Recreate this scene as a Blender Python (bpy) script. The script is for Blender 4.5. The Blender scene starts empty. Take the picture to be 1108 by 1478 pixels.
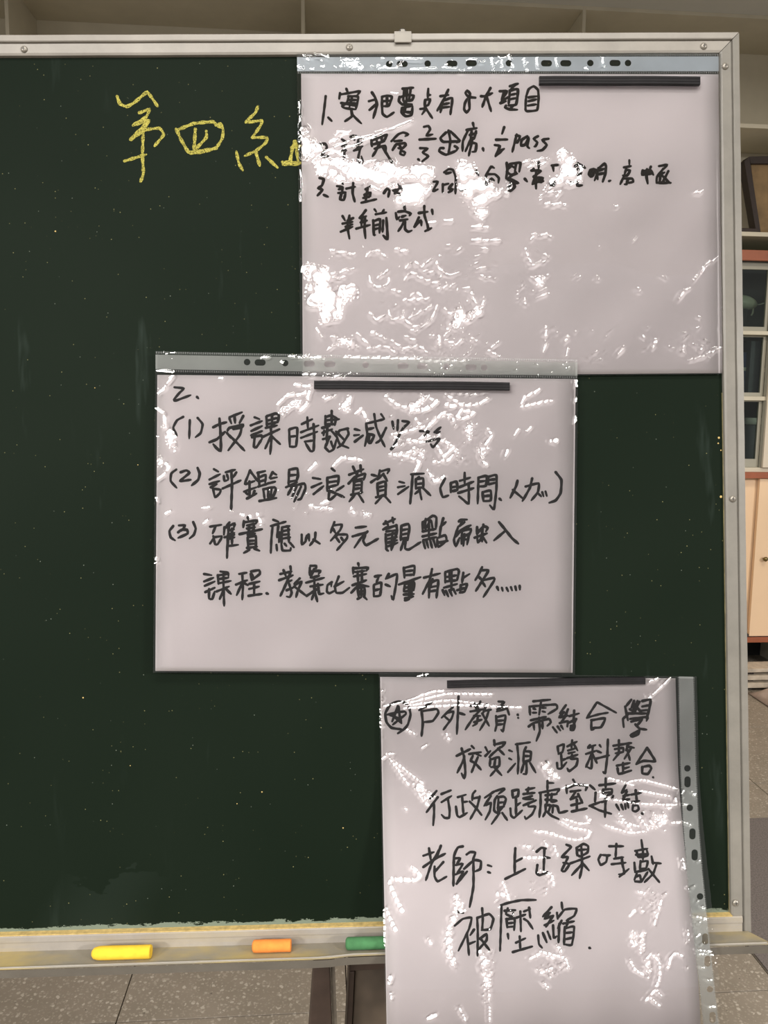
import bpy, bmesh, math, random
import numpy as np
from mathutils import Vector, Matrix
from mathutils.geometry import tessellate_polygon

# ================================================================== camera
IMG_W, IMG_H, FPX = 1108, 1478, 1150.0
CX, CY = IMG_W / 2, IMG_H / 2
def _n(a):
    a = np.array(a, float); return a / np.linalg.norm(a)
# measured in the camera's own axes (right, down, forward)
down = _n(((459 - CX) / FPX, (9764 - CY) / FPX, 1.0))          # plumb line of the room
gx = (462 - CX) / FPX                                           # where the room's depth lines meet
gy = -(down[0] * gx + down[2]) / down[1]
Yw = _n((gx, gy, 1.0)); Zw = -down; Xw = np.cross(Yw, Zw)
R_WC = np.array([Xw, Yw, Zw])                                   # camera axes -> world
EYE = np.array((0.0, 0.0, 1.20))
cam_data = bpy.data.cameras.new('camera'); cam = bpy.data.objects.new('camera', cam_data)
bpy.context.scene.collection.objects.link(cam); bpy.context.scene.camera = cam
cam_data.sensor_fit = 'HORIZONTAL'; cam_data.sensor_width = 36.0
cam_data.lens = 36.0 * FPX / IMG_W; cam_data.clip_start = 0.02; cam_data.clip_end = 60
M = np.eye(4); M[:3, 0] = R_WC[:, 0]; M[:3, 1] = -R_WC[:, 1]; M[:3, 2] = -R_WC[:, 2]; M[:3, 3] = EYE
cam.matrix_world = Matrix(M.tolist())

# ================================================================== world, lamps, exposure
sc = bpy.context.scene
world = bpy.data.worlds.new('room_fill'); sc.world = world; world.use_nodes = True
bg = world.node_tree.nodes['Background']
bg.inputs[0].default_value = (1.0, 0.955, 0.92, 1); bg.inputs[1].default_value = 0.42
sc.view_settings.view_transform = 'Standard'; sc.view_settings.look = 'None'
sc.view_settings.exposure = -0.26; sc.view_settings.gamma = 1.0; sc.view_settings.use_curve_mapping = False
CEIL = 2.80
LAMP_FRONT = (0.05, -0.38, CEIL - 0.06)
LAMP_LEFT = (-1.25, -1.95, CEIL - 0.06)
def lamp(name, loc, sx, sy, watts, col=(1.0, 0.965, 0.93)):
    l = bpy.data.lights.new(name, 'AREA'); l.shape = 'RECTANGLE'; l.size = sx; l.size_y = sy
    l.energy = watts; l.color = col
    o = bpy.data.objects.new(name, l); sc.collection.objects.link(o); o.location = loc
    return o
lamp('unseen_lamp', LAMP_FRONT, 1.1, 0.5, 36)
lamp('unseen_lamp', LAMP_LEFT, 1.2, 1.4, 125)
lamp('unseen_lamp', (-4.0, -3.4, CEIL - 0.06), 1.2, 1.2, 700)  # added fill from the rear left, evens the light on the sheets
lamp('unseen_lamp', (4.3, -3.2, CEIL - 0.06), 1.2, 1.2, 700)  # added fill from the rear right, evens the light on the sheets
lamp('unseen_lamp', (1.9, 1.6, CEIL - 0.06), 1.2, 0.6, 34, (1.0, 0.90, 0.76))  # added out of view to brighten the bookcase, right part
lamp('unseen_lamp', (-1.9, 1.6, CEIL - 0.06), 1.2, 0.6, 10, (1.0, 0.90, 0.76))  # added out of view to brighten the bookcase, left part

# ================================================================== helpers
def to_world(pc):                       # camera axes -> world point
    return R_WC @ np.asarray(pc, float) + EYE
def ray(px, py):                        # world direction through a picture point
    return R_WC @ np.array(((px - CX) / FPX, (py - CY) / FPX, 1.0))
def on_y(px, py, y):                    # point of the plane Y=y seen there
    d = ray(px, py); t = (y - EYE[1]) / d[1]; return EYE + d * t
def on_z(px, py, z):
    d = ray(px, py); t = (z - EYE[2]) / d[2]; return EYE + d * t

# ---- pose of the leaning chalkboard (local x right, y up, z toward the viewer)
BH = _n(((55000 - CX) / FPX, (-157 - CY) / FPX, 1.0))
def _r(px, py): return np.array(((px - CX) / FPX, (py - CY) / FPX, 1.0))
nBC = np.cross(_r(1066.5, 46), _r(1084, 1349))
BV = _n(np.cross(nBC, BH))
if BV[1] > 0: BV = -BV                  # up
BN = _n(np.cross(BH, BV))               # toward the viewer
if BN[2] > 0: BN = -BN
B0 = np.array((0, 0, 0.80))
def pix2loc(px, py, z=0.0):
    """picture point -> (u, v) on the board's plane raised by z (arrays allowed)"""
    px = np.asarray(px, float); py = np.asarray(py, float)
    dx = (px - CX) / FPX; dy = (py - CY) / FPX
    t = (BN @ B0 + z) / (BN[0] * dx + BN[1] * dy + BN[2])
    qx = dx * t - B0[0]; qy = dy * t - B0[1]; qz = t - B0[2]
    return BH[0]*qx + BH[1]*qy + BH[2]*qz, BV[0]*qx + BV[1]*qy + BV[2]*qz
def loc2pix(u, v, z):
    p = B0 + BH*u + BV*v + BN*z; return CX + FPX*p[0]/p[2], CY + FPX*p[1]/p[2]
RB = np.column_stack((R_WC @ BH, R_WC @ BV, R_WC @ BN))
OB = to_world(B0)
def board_matrix(u=0.0, v=0.0, z=0.0):
    m = np.eye(4); m[:3, :3] = RB; m[:3, 3] = OB + RB @ np.array((u, v, z)); return Matrix(m.tolist())
def w2loc(p): return RB.T @ (np.asarray(p, float) - OB)

C = bpy.context.scene.collection
def tag(o, label=None, cat=None, group=None, kind=None):
    if label: o['label'] = label
    if cat: o['category'] = cat
    if group: o['group'] = group
    if kind: o['kind'] = kind
    return o
def empty(name, mat, label, cat, group=None):
    o = bpy.data.objects.new(name, None); C.objects.link(o); o.matrix_world = mat
    o.empty_display_size = 0.05
    return tag(o, label, cat, group)
def link_mesh(name, me, mat, parent=None, smooth=False):
    o = bpy.data.objects.new(name, me); C.objects.link(o)
    if mat: me.materials.append(mat)
    if parent: o.parent = parent
    if smooth:
        me.polygons.foreach_set('use_smooth', [True] * len(me.polygons))
    return o
def mesh_from(name, verts, faces):
    me = bpy.data.meshes.new(name); me.from_pydata([tuple(map(float, v)) for v in verts], [], faces); me.update(); return me
def fast_mesh(name, V, F):
    me = bpy.data.meshes.new(name)
    me.vertices.add(len(V)); me.vertices.foreach_set('co', V.astype(np.float32).ravel())
    me.loops.add(F.size); me.loops.foreach_set('vertex_index', F.astype(np.int32).ravel())
    me.polygons.add(len(F)); me.polygons.foreach_set('loop_start', np.arange(0, F.size, F.shape[1], dtype=np.int32))
    me.update(calc_edges=True); return me
class MB:
    """collects shapes for ONE mesh"""
    def __init__(s): s.v = []; s.f = []
    def add(s, vs, fs):
        k = len(s.v); s.v += [tuple(map(float, p)) for p in vs]; s.f += [tuple(i + k for i in f) for f in fs]; return s
    def box(s, x0, x1, y0, y1, z0, z1):
        return s.add([(x0,y0,z0),(x1,y0,z0),(x1,y1,z0),(x0,y1,z0),(x0,y0,z1),(x1,y0,z1),(x1,y1,z1),(x0,y1,z1)],
                     [(0,3,2,1),(4,5,6,7),(0,1,5,4),(1,2,6,5),(2,3,7,6),(3,0,4,7)])
    def prism(s, low, high):
        n = len(low); vs = list(low) + list(high)
        fs = [tuple(range(n))[::-1], tuple(range(n, 2*n))] + [(i, (i+1) % n, n + (i+1) % n, n + i) for i in range(n)]
        return s.add(vs, fs)
    def lathe(s, prof, origin=(0,0,0), axis='z', n=20):
        """prof: (radius, height) list"""
        vs = []; fs = []
        for r, h in prof:
            for k in range(n):
                a = 2*math.pi*k/n; c, q = r*math.cos(a), r*math.sin(a)
                p = {'z': (c, q, h), 'x': (h, c, q), 'y': (q, h, c)}[axis]
                vs.append((p[0]+origin[0], p[1]+origin[1], p[2]+origin[2]))
        for i in range(len(prof)-1):
            for k in range(n):
                a, b = i*n+k, i*n+(k+1) % n; fs.append((a, b, b+n, a+n))
        fs.append(tuple(range(n))[::-1]); fs.append(tuple(range((len(prof)-1)*n, len(prof)*n)))
        return s.add(vs, fs)
    def tube(s, pts, r, n=8):
        pts = [Vector(p) for p in pts]; vs = []; fs = []
        for i, p in enumerate(pts):
            d = (pts[min(i+1, len(pts)-1)] - pts[max(i-1, 0)]).normalized()
            a = d.orthogonal().normalized() if i == 0 else (a - d*a.dot(d)).normalized()
            b = d.cross(a)
            for k in range(n):
                t = 2*math.pi*k/n; vs.append(p + a*(r*math.cos(t)) + b*(r*math.sin(t)))
        for i in range(len(pts)-1):
            for k in range(n): fs.append((i*n+k, i*n+(k+1) % n, (i+1)*n+(k+1) % n, (i+1)*n+k))
        fs.append(tuple(range(n))[::-1]); fs.append(tuple(range((len(pts)-1)*n, len(pts)*n)))
        return s.add(vs, fs)
    def build(s, name, mat, parent=None, smooth=False, bevel=0):
        me = mesh_from(name, s.v, s.f)
        bm = bmesh.new(); bm.from_mesh(me); bmesh.ops.recalc_face_normals(bm, faces=bm.faces)
        if bevel:
            bmesh.ops.bevel(bm, geom=[e for e in bm.edges if len(e.link_faces) == 2 and e.calc_face_angle() > 0.6],
                            offset=bevel, segments=2, affect='EDGES', profile=0.5)
        bm.to_mesh(me); bm.free()
        return link_mesh(name, me, mat, parent, smooth)

# ================================================================== materials
def new_mat(name):
    m = bpy.data.materials.new(name); m.use_nodes = True
    nt = m.node_tree; return m, nt, nt.nodes['Principled BSDF']
def nd(nt, typ, **kw):
    n = nt.nodes.new(typ)
    for k, v in kw.items():
        if k.startswith('i_'):
            key = k[2:]; n.inputs[int(key) if key.isdigit() else key.replace('_', ' ')].default_value = v
        else: setattr(n, k, v)
    return n
def noise(nt, co, scale, detail=3, rough=0.6):
    n = nd(nt, 'ShaderNodeTexNoise'); n.inputs['Scale'].default_value = scale
    n.inputs['Detail'].default_value = detail; n.inputs['Roughness'].default_value = rough
    nt.links.new(co, n.inputs['Vector']); return n.outputs['Fac']
def ramp(nt, src, stops):
    r = nd(nt, 'ShaderNodeValToRGB'); e = r.color_ramp.elements
    while len(e) < len(stops): e.new(0.5)
    for k, (p, c) in enumerate(stops):
        e[k].position = p; e[k].color = (*c, 1) if len(c) == 3 else c
    nt.links.new(src, r.inputs[0]); return r.outputs[0]
def mix(nt, fac, a, b, mode='MIX'):
    n = nd(nt, 'ShaderNodeMix', data_type='RGBA', blend_type=mode)
    for sock, val in ((n.inputs[0], fac), (n.inputs[6], a), (n.inputs[7], b)):
        if isinstance(val, (int, float)): sock.default_value = val
        elif isinstance(val, tuple): sock.default_value = (*val, 1) if len(val) == 3 else val
        else: nt.links.new(val, sock)
    return n.outputs[2]
def math_(nt, op, a, b=None, clamp=False):
    n = nd(nt, 'ShaderNodeMath', operation=op, use_clamp=clamp)
    for i, val in enumerate((a, b)):
        if val is None: continue
        if isinstance(val, (int, float)): n.inputs[i].default_value = val
        else: nt.links.new(val, n.inputs[i])
    return n.outputs[0]
def objco(nt): return nd(nt, 'ShaderNodeTexCoord').outputs['Object']
def mapped(nt, co, scale):
    m = nd(nt, 'ShaderNodeMapping'); m.inputs['Scale'].default_value = scale; nt.links.new(co, m.inputs['Vector']); return m.outputs[0]
def bump(nt, b, src, strength=0.2, dist=0.002):
    n = nd(nt, 'ShaderNodeBump'); n.inputs['Strength'].default_value = strength; n.inputs['Distance'].default_value = dist
    nt.links.new(src, n.inputs['Height']); nt.links.new(n.outputs[0], b.inputs['Normal'])
def plain(name, col, rough=0.5, metal=0.0, var=0.12, scale=30, bumpy=0.0):
    m, nt, b = new_mat(name); co = objco(nt); f = noise(nt, co, scale)
    lo = tuple(c*(1-var) for c in col); hi = tuple(min(1, c*(1+var)) for c in col)
    nt.links.new(ramp(nt, f, [(0.3, lo), (0.7, hi)]), b.inputs['Base Color'])
    b.inputs['Roughness'].default_value = rough; b.inputs['Metallic'].default_value = metal
    if bumpy: bump(nt, b, f, bumpy)
    return m

MAT = {}
# chalkboard green with dust specks, wiped streaks and a chalky lower edge (board's own coordinates)
V_BOT = float(pix2loc(300, 1344, 0.0078)[1])
def mat_board():
    m, nt, b = new_mat('chalkboard_green'); co = objco(nt)
    base = ramp(nt, noise(nt, co, 3.0, 2), [(0.3, (0.0055, 0.0110, 0.0058)), (0.75, (0.0085, 0.0145, 0.0085))])
    streak = ramp(nt, noise(nt, mapped(nt, co, (26, 3.5, 1)), 1.0, 4, 0.65), [(0.60, (0, 0, 0)), (0.80, (1, 1, 1))])
    zone = ramp(nt, noise(nt, co, 4.5, 1), [(0.47, (0, 0, 0)), (0.62, (1, 1, 1))])
    sf = math_(nt, 'MULTIPLY', math_(nt, 'MULTIPLY', streak, zone), 0.30)
    c = mix(nt, sf, base, (0.11, 0.15, 0.13))
    # specks
    for sc_, thr, col, gate in ((210, 0.035, (0.30, 0.34, 0.27), 0.32), (330, 0.055, (0.30, 0.28, 0.12), 0.42)):
        v = nd(nt, 'ShaderNodeTexVoronoi'); v.inputs['Scale'].default_value = sc_; nt.links.new(co, v.inputs['Vector'])
        d = math_(nt, 'LESS_THAN', v.outputs['Distance'], thr*3.0)
        sep = nd(nt, 'ShaderNodeSeparateColor'); nt.links.new(v.outputs['Color'], sep.inputs[0])
        g = math_(nt, 'LESS_THAN', sep.outputs[0], 0.05 if sc_ == 210 else 0.04)
        big = math_(nt, 'MULTIPLY', d, g)
        big = math_(nt, 'MULTIPLY', big, sep.outputs[1])
        c = mix(nt, math_(nt, 'MULTIPLY', big, gate*1.6), c, col)
    # pale dust collected just above the bottom rail
    sx = nd(nt, 'ShaderNodeSeparateXYZ'); nt.links.new(co, sx.inputs[0])
    h = math_(nt, 'SUBTRACT', sx.outputs['Y'], V_BOT)
    edge = math_(nt, 'MULTIPLY', noise(nt, mapped(nt, co, (60, 160, 1)), 1.0, 5, 0.75), 0.016)
    dust = math_(nt, 'LESS_THAN', h, math_(nt, 'SUBTRACT', edge, 0.0035))
    c = mix(nt, math_(nt, 'MULTIPLY', dust, 0.65), c, (0.26, 0.31, 0.24))
    hz = math_(nt, 'LESS_THAN', h, math_(nt, 'MULTIPLY', noise(nt, mapped(nt, co, (22, 40, 1)), 1.0, 3), 0.10))
    c = mix(nt, math_(nt, 'MULTIPLY', math_(nt, 'MULTIPLY', hz, zone), 0.03), c, (0.2, 0.26, 0.22))
    nt.links.new(c, b.inputs['Base Color']); b.inputs['Roughness'].default_value = 0.62
    b.inputs['Specular IOR Level'].default_value = 0.07
    return m
MAT['board'] = mat_board()
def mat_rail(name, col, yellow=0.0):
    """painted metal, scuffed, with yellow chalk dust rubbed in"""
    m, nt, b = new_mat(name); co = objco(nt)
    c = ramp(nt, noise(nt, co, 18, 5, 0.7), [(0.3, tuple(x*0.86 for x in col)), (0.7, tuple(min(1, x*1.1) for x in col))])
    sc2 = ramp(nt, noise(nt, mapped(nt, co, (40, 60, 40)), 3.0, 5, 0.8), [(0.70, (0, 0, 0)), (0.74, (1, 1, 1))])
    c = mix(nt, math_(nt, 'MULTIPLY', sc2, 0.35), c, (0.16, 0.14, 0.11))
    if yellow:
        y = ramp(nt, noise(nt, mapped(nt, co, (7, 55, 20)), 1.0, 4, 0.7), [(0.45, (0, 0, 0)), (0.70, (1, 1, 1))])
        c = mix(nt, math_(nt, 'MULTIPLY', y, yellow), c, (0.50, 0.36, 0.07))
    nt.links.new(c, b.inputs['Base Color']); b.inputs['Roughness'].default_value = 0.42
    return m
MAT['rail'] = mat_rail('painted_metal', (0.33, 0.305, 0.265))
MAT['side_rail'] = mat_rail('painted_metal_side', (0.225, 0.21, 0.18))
MAT['bottom_rail'] = mat_rail('dusty_metal', (0.33, 0.30, 0.26), 0.22)
MAT['tray'] = mat_rail('dusty_tray_metal', (0.235, 0.21, 0.16), 0.55)
MAT['yellow_dust'] = plain('yellow_dust', (0.58, 0.42, 0.155), 0.95, 0, 0.25, 160)
MAT['lip'] = mat_rail('shaded_lip_metal', (0.155, 0.14, 0.115))  # darkened to stand for shade on the down-facing lip
MAT['faint_dust'] = plain('faint_dust', (0.20, 0.17, 0.08), 0.95, 0, 0.4, 60)
MAT['screw'] = plain('screw_metal', (0.36, 0.33, 0.28), 0.4, 0.5)
MAT['screw_dark'] = plain('screw_recess', (0.05, 0.045, 0.04), 0.6)
MAT['clip'] = plain('clip_metal', (0.33, 0.305, 0.26), 0.5, 0.0)
MAT['leg'] = plain('brown_steel', (0.055, 0.036, 0.027), 0.5, 0.1, 0.15, 60)
MAT['leg_edge'] = plain('lighter_steel_edge', (0.13, 0.11, 0.085), 0.5, 0.1, 0.3, 60)  # lighter than the leg's front face
MAT['box_wood'] = plain('dark_worn_wood', (0.080, 0.060, 0.042), 0.7, 0, 0.55, 14, 0.3)
MAT['paper'] = plain('white_paper', (0.71, 0.655, 0.665), 0.85, 0, 0.012, 6)
MAT['ink'] = plain('black_marker_ink', (0.010, 0.008, 0.008), 0.7, 0, 0.3, 200)
MAT['magnet'] = plain('black_rubber_magnet', (0.013, 0.012, 0.013), 0.55, 0, 0.2, 90)
MAT['magnet'].node_tree.nodes['Principled BSDF'].inputs['Specular IOR Level'].default_value = 0.22
MAT['ink'].node_tree.nodes['Principled BSDF'].inputs['Specular IOR Level'].default_value = 0.15
MAT['yellow_chalk'] = plain('yellow_chalk', (0.86, 0.55, 0.035), 0.95, 0, 0.10, 90, 0.3)
MAT['orange_chalk'] = plain('orange_chalk', (0.83, 0.26, 0.045), 0.95, 0, 0.12, 90, 0.3)
MAT['green_chalk'] = plain('green_chalk', (0.058, 0.185, 0.070), 0.95, 0, 0.15, 90, 0.3)
def mat_chalkline():
    m, nt, b = new_mat('chalk_marks'); co = objco(nt)
    out = nt.nodes['Material Output']
    f = noise(nt, co, 900, 4, 0.8)
    nt.links.new(ramp(nt, noise(nt, co, 60), [(0.3, (0.38, 0.34, 0.06)), (0.7, (0.52, 0.46, 0.09))]), b.inputs['Base Color'])
    b.inputs['Roughness'].default_value = 0.95
    tr = nd(nt, 'ShaderNodeBsdfTransparent'); mx = nd(nt, 'ShaderNodeMixShader')
    nt.links.new(ramp(nt, f, [(0.40, (0, 0, 0)), (0.52, (1, 1, 1))]), mx.inputs[0])
    nt.links.new(tr.outputs[0], mx.inputs[1]); nt.links.new(b.outputs[0], mx.inputs[2])
    nt.links.new(mx.outputs[0], out.inputs['Surface']); return m
MAT['chalk_line'] = mat_chalkline()
def mat_film():
    m, nt, b = new_mat('clear_plastic_film'); out = nt.nodes['Material Output']; nt.nodes.remove(b)
    tr = nd(nt, 'ShaderNodeBsdfTransparent'); tr.inputs[0].default_value = (0.975, 0.975, 0.97, 1)
    gl = nd(nt, 'ShaderNodeBsdfGlossy'); gl.inputs['Roughness'].default_value = 0.03; gl.inputs[0].default_value = (1, 1, 1, 1)
    fr = nd(nt, 'ShaderNodeFresnel'); fr.inputs['IOR'].default_value = 1.5
    mx = nd(nt, 'ShaderNodeMixShader')
    nt.links.new(math_(nt, 'MULTIPLY', fr.outputs[0], 2.0, True), mx.inputs[0])
    nt.links.new(tr.outputs[0], mx.inputs[1]); nt.links.new(gl.outputs[0], mx.inputs[2])
    nt.links.new(mx.outputs[0], out.inputs['Surface']); return m
MAT['film'] = mat_film()
def mat_milky(name, col, alpha):
    m, nt, b = new_mat(name); out = nt.nodes['Material Output']
    b.inputs['Base Color'].default_value = (*col, 1); b.inputs['Roughness'].default_value = 0.3
    tr = nd(nt, 'ShaderNodeBsdfTransparent'); mx = nd(nt, 'ShaderNodeMixShader'); mx.inputs[0].default_value = alpha
    co = objco(nt)
    nt.links.new(ramp(nt, noise(nt, co, 25), [(0.3, (alpha*0.93,)*3), (0.7, (min(1, alpha*1.07),)*3)]), mx.inputs[0])
    nt.links.new(tr.outputs[0], mx.inputs[1]); nt.links.new(b.outputs[0], mx.inputs[2])
    nt.links.new(mx.outputs[0], out.inputs['Surface']); return m
MAT['strip_blue'] = mat_milky('milky_strip_bluish', (0.66, 0.73, 0.79), 0.70)
MAT['strip'] = mat_milky('milky_strip', (0.66, 0.69, 0.65), 0.50)
MAT['strip_grey'] = mat_milky('milky_strip_grey', (0.64, 0.66, 0.64), 0.62)
MAT['weld'] = mat_milky('welded_seam', (0.70, 0.72, 0.70), 0.30)
def mat_terrazzo():
    m, nt, b = new_mat('terrazzo'); co = objco(nt)
    c = ramp(nt, noise(nt, co, 9, 3), [(0.3, (0.215, 0.185, 0.145)), (0.7, (0.27, 0.23, 0.185))])
    for s_, thr, col, gate in ((135, 0.46, (0.34, 0.30, 0.245), 0.85), (85, 0.44, (0.46, 0.415, 0.35), 0.55), (95, 0.26, (0.07, 0.06, 0.05), 0.06)):
        wob = nd(nt, 'ShaderNodeTexNoise'); wob.inputs['Scale'].default_value = s_*1.6; nt.links.new(co, wob.inputs['Vector'])
        va = nd(nt, 'ShaderNodeVectorMath', operation='SCALE'); va.inputs['Scale'].default_value = 0.7/s_; nt.links.new(wob.outputs['Color'], va.inputs[0])
        ad = nd(nt, 'ShaderNodeVectorMath', operation='ADD'); nt.links.new(va.outputs[0], ad.inputs[0]); nt.links.new(co, ad.inputs[1])
        v = nd(nt, 'ShaderNodeTexVoronoi'); v.inputs['Scale'].default_value = s_; nt.links.new(ad.outputs[0], v.inputs['Vector'])
        sep = nd(nt, 'ShaderNodeSeparateColor'); nt.links.new(v.outputs['Color'], sep.inputs[0])
        size = math_(nt, 'MULTIPLY', math_(nt, 'ADD', 0.45, sep.outputs[2]), thr*0.8)
        d = math_(nt, 'LESS_THAN', v.outputs['Distance'], size)
        g = math_(nt, 'LESS_THAN', sep.outputs[0], gate)
        f = math_(nt, 'MULTIPLY', math_(nt, 'MULTIPLY', d, g), math_(nt, 'ADD', 0.35, math_(nt, 'MULTIPLY', sep.outputs[1], 0.65)))
        c = mix(nt, f, c, col)
    nt.links.new(c, b.inputs['Base Color']); b.inputs['Roughness'].default_value = 0.6
    return m
MAT['terrazzo'] = mat_terrazzo()
MAT['grout'] = plain('floor_grout', (0.085, 0.070, 0.055), 0.9)
MAT['mat'] = plain('dark_grey_slab', (0.15, 0.13, 0.122), 0.9, 0, 0.35, 260, 0.2)  # colour of the thin grey slab on the floor
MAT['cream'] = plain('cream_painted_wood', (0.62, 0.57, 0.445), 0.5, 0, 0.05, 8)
MAT['cream_back'] = plain('cream_back_panel', (0.68, 0.63, 0.50), 0.6, 0, 0.06, 6)
MAT['peach'] = plain('peach_door', (0.86, 0.62, 0.40), 0.5, 0, 0.03, 5)
MAT['brown'] = plain('red_brown_trim', (0.33, 0.095, 0.040), 0.5, 0, 0.1, 20)
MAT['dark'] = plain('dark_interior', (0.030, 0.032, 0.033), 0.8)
MAT['dark_frame'] = plain('dark_stained_frame', (0.022, 0.011, 0.007), 0.6, 0, 0.3, 30)
MAT['tan'] = plain('tan_print_backing', (0.24, 0.155, 0.070), 0.7, 0, 0.25, 14)
MAT['white_plastic'] = plain('off_white_plastic', (0.46, 0.46, 0.37), 0.35)
MAT['blue'] = plain('dark_blue_card', (0.035, 0.045, 0.13), 0.5, 0, 0.3, 20)
MAT['orange_card'] = plain('rust_orange_card', (0.42, 0.13, 0.055), 0.6, 0, 0.12, 14)
MAT['white_label'] = plain('white_label', (0.55, 0.53, 0.48), 0.6)
MAT['knob'] = plain('brass_knob', (0.22, 0.16, 0.06), 0.3, 0.8)
MAT['plank'] = plain('grey_white_board', (0.50, 0.43, 0.34), 0.7, 0, 0.25, 18)
MAT['cloth'] = plain('pinkish_wrapping', (0.44, 0.35, 0.30), 0.7, 0, 0.15, 14)
MAT['ceiling'] = plain('ceiling_paint', (0.66, 0.66, 0.61), 0.9, 0, 0.03, 4)
MAT['wall'] = plain('wall_paint', (0.50, 0.47, 0.40), 0.9, 0, 0.03, 4)
def mat_pane():
    m, nt, b = new_mat('cabinet_glass'); out = nt.nodes['Material Output']; nt.nodes.remove(b)
    tr = nd(nt, 'ShaderNodeBsdfTransparent'); tr.inputs[0].default_value = (0.72, 0.78, 0.75, 1)
    gl = nd(nt, 'ShaderNodeBsdfGlossy'); gl.inputs['Roughness'].default_value = 0.03
    fr = nd(nt, 'ShaderNodeFresnel'); fr.inputs['IOR'].default_value = 1.5
    mx = nd(nt, 'ShaderNodeMixShader'); nt.links.new(fr.outputs[0], mx.inputs[0])
    nt.links.new(tr.outputs[0], mx.inputs[1]); nt.links.new(gl.outputs[0], mx.inputs[2])
    nt.links.new(mx.outputs[0], out.inputs['Surface']); return m
MAT['pane'] = mat_pane()
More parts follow.
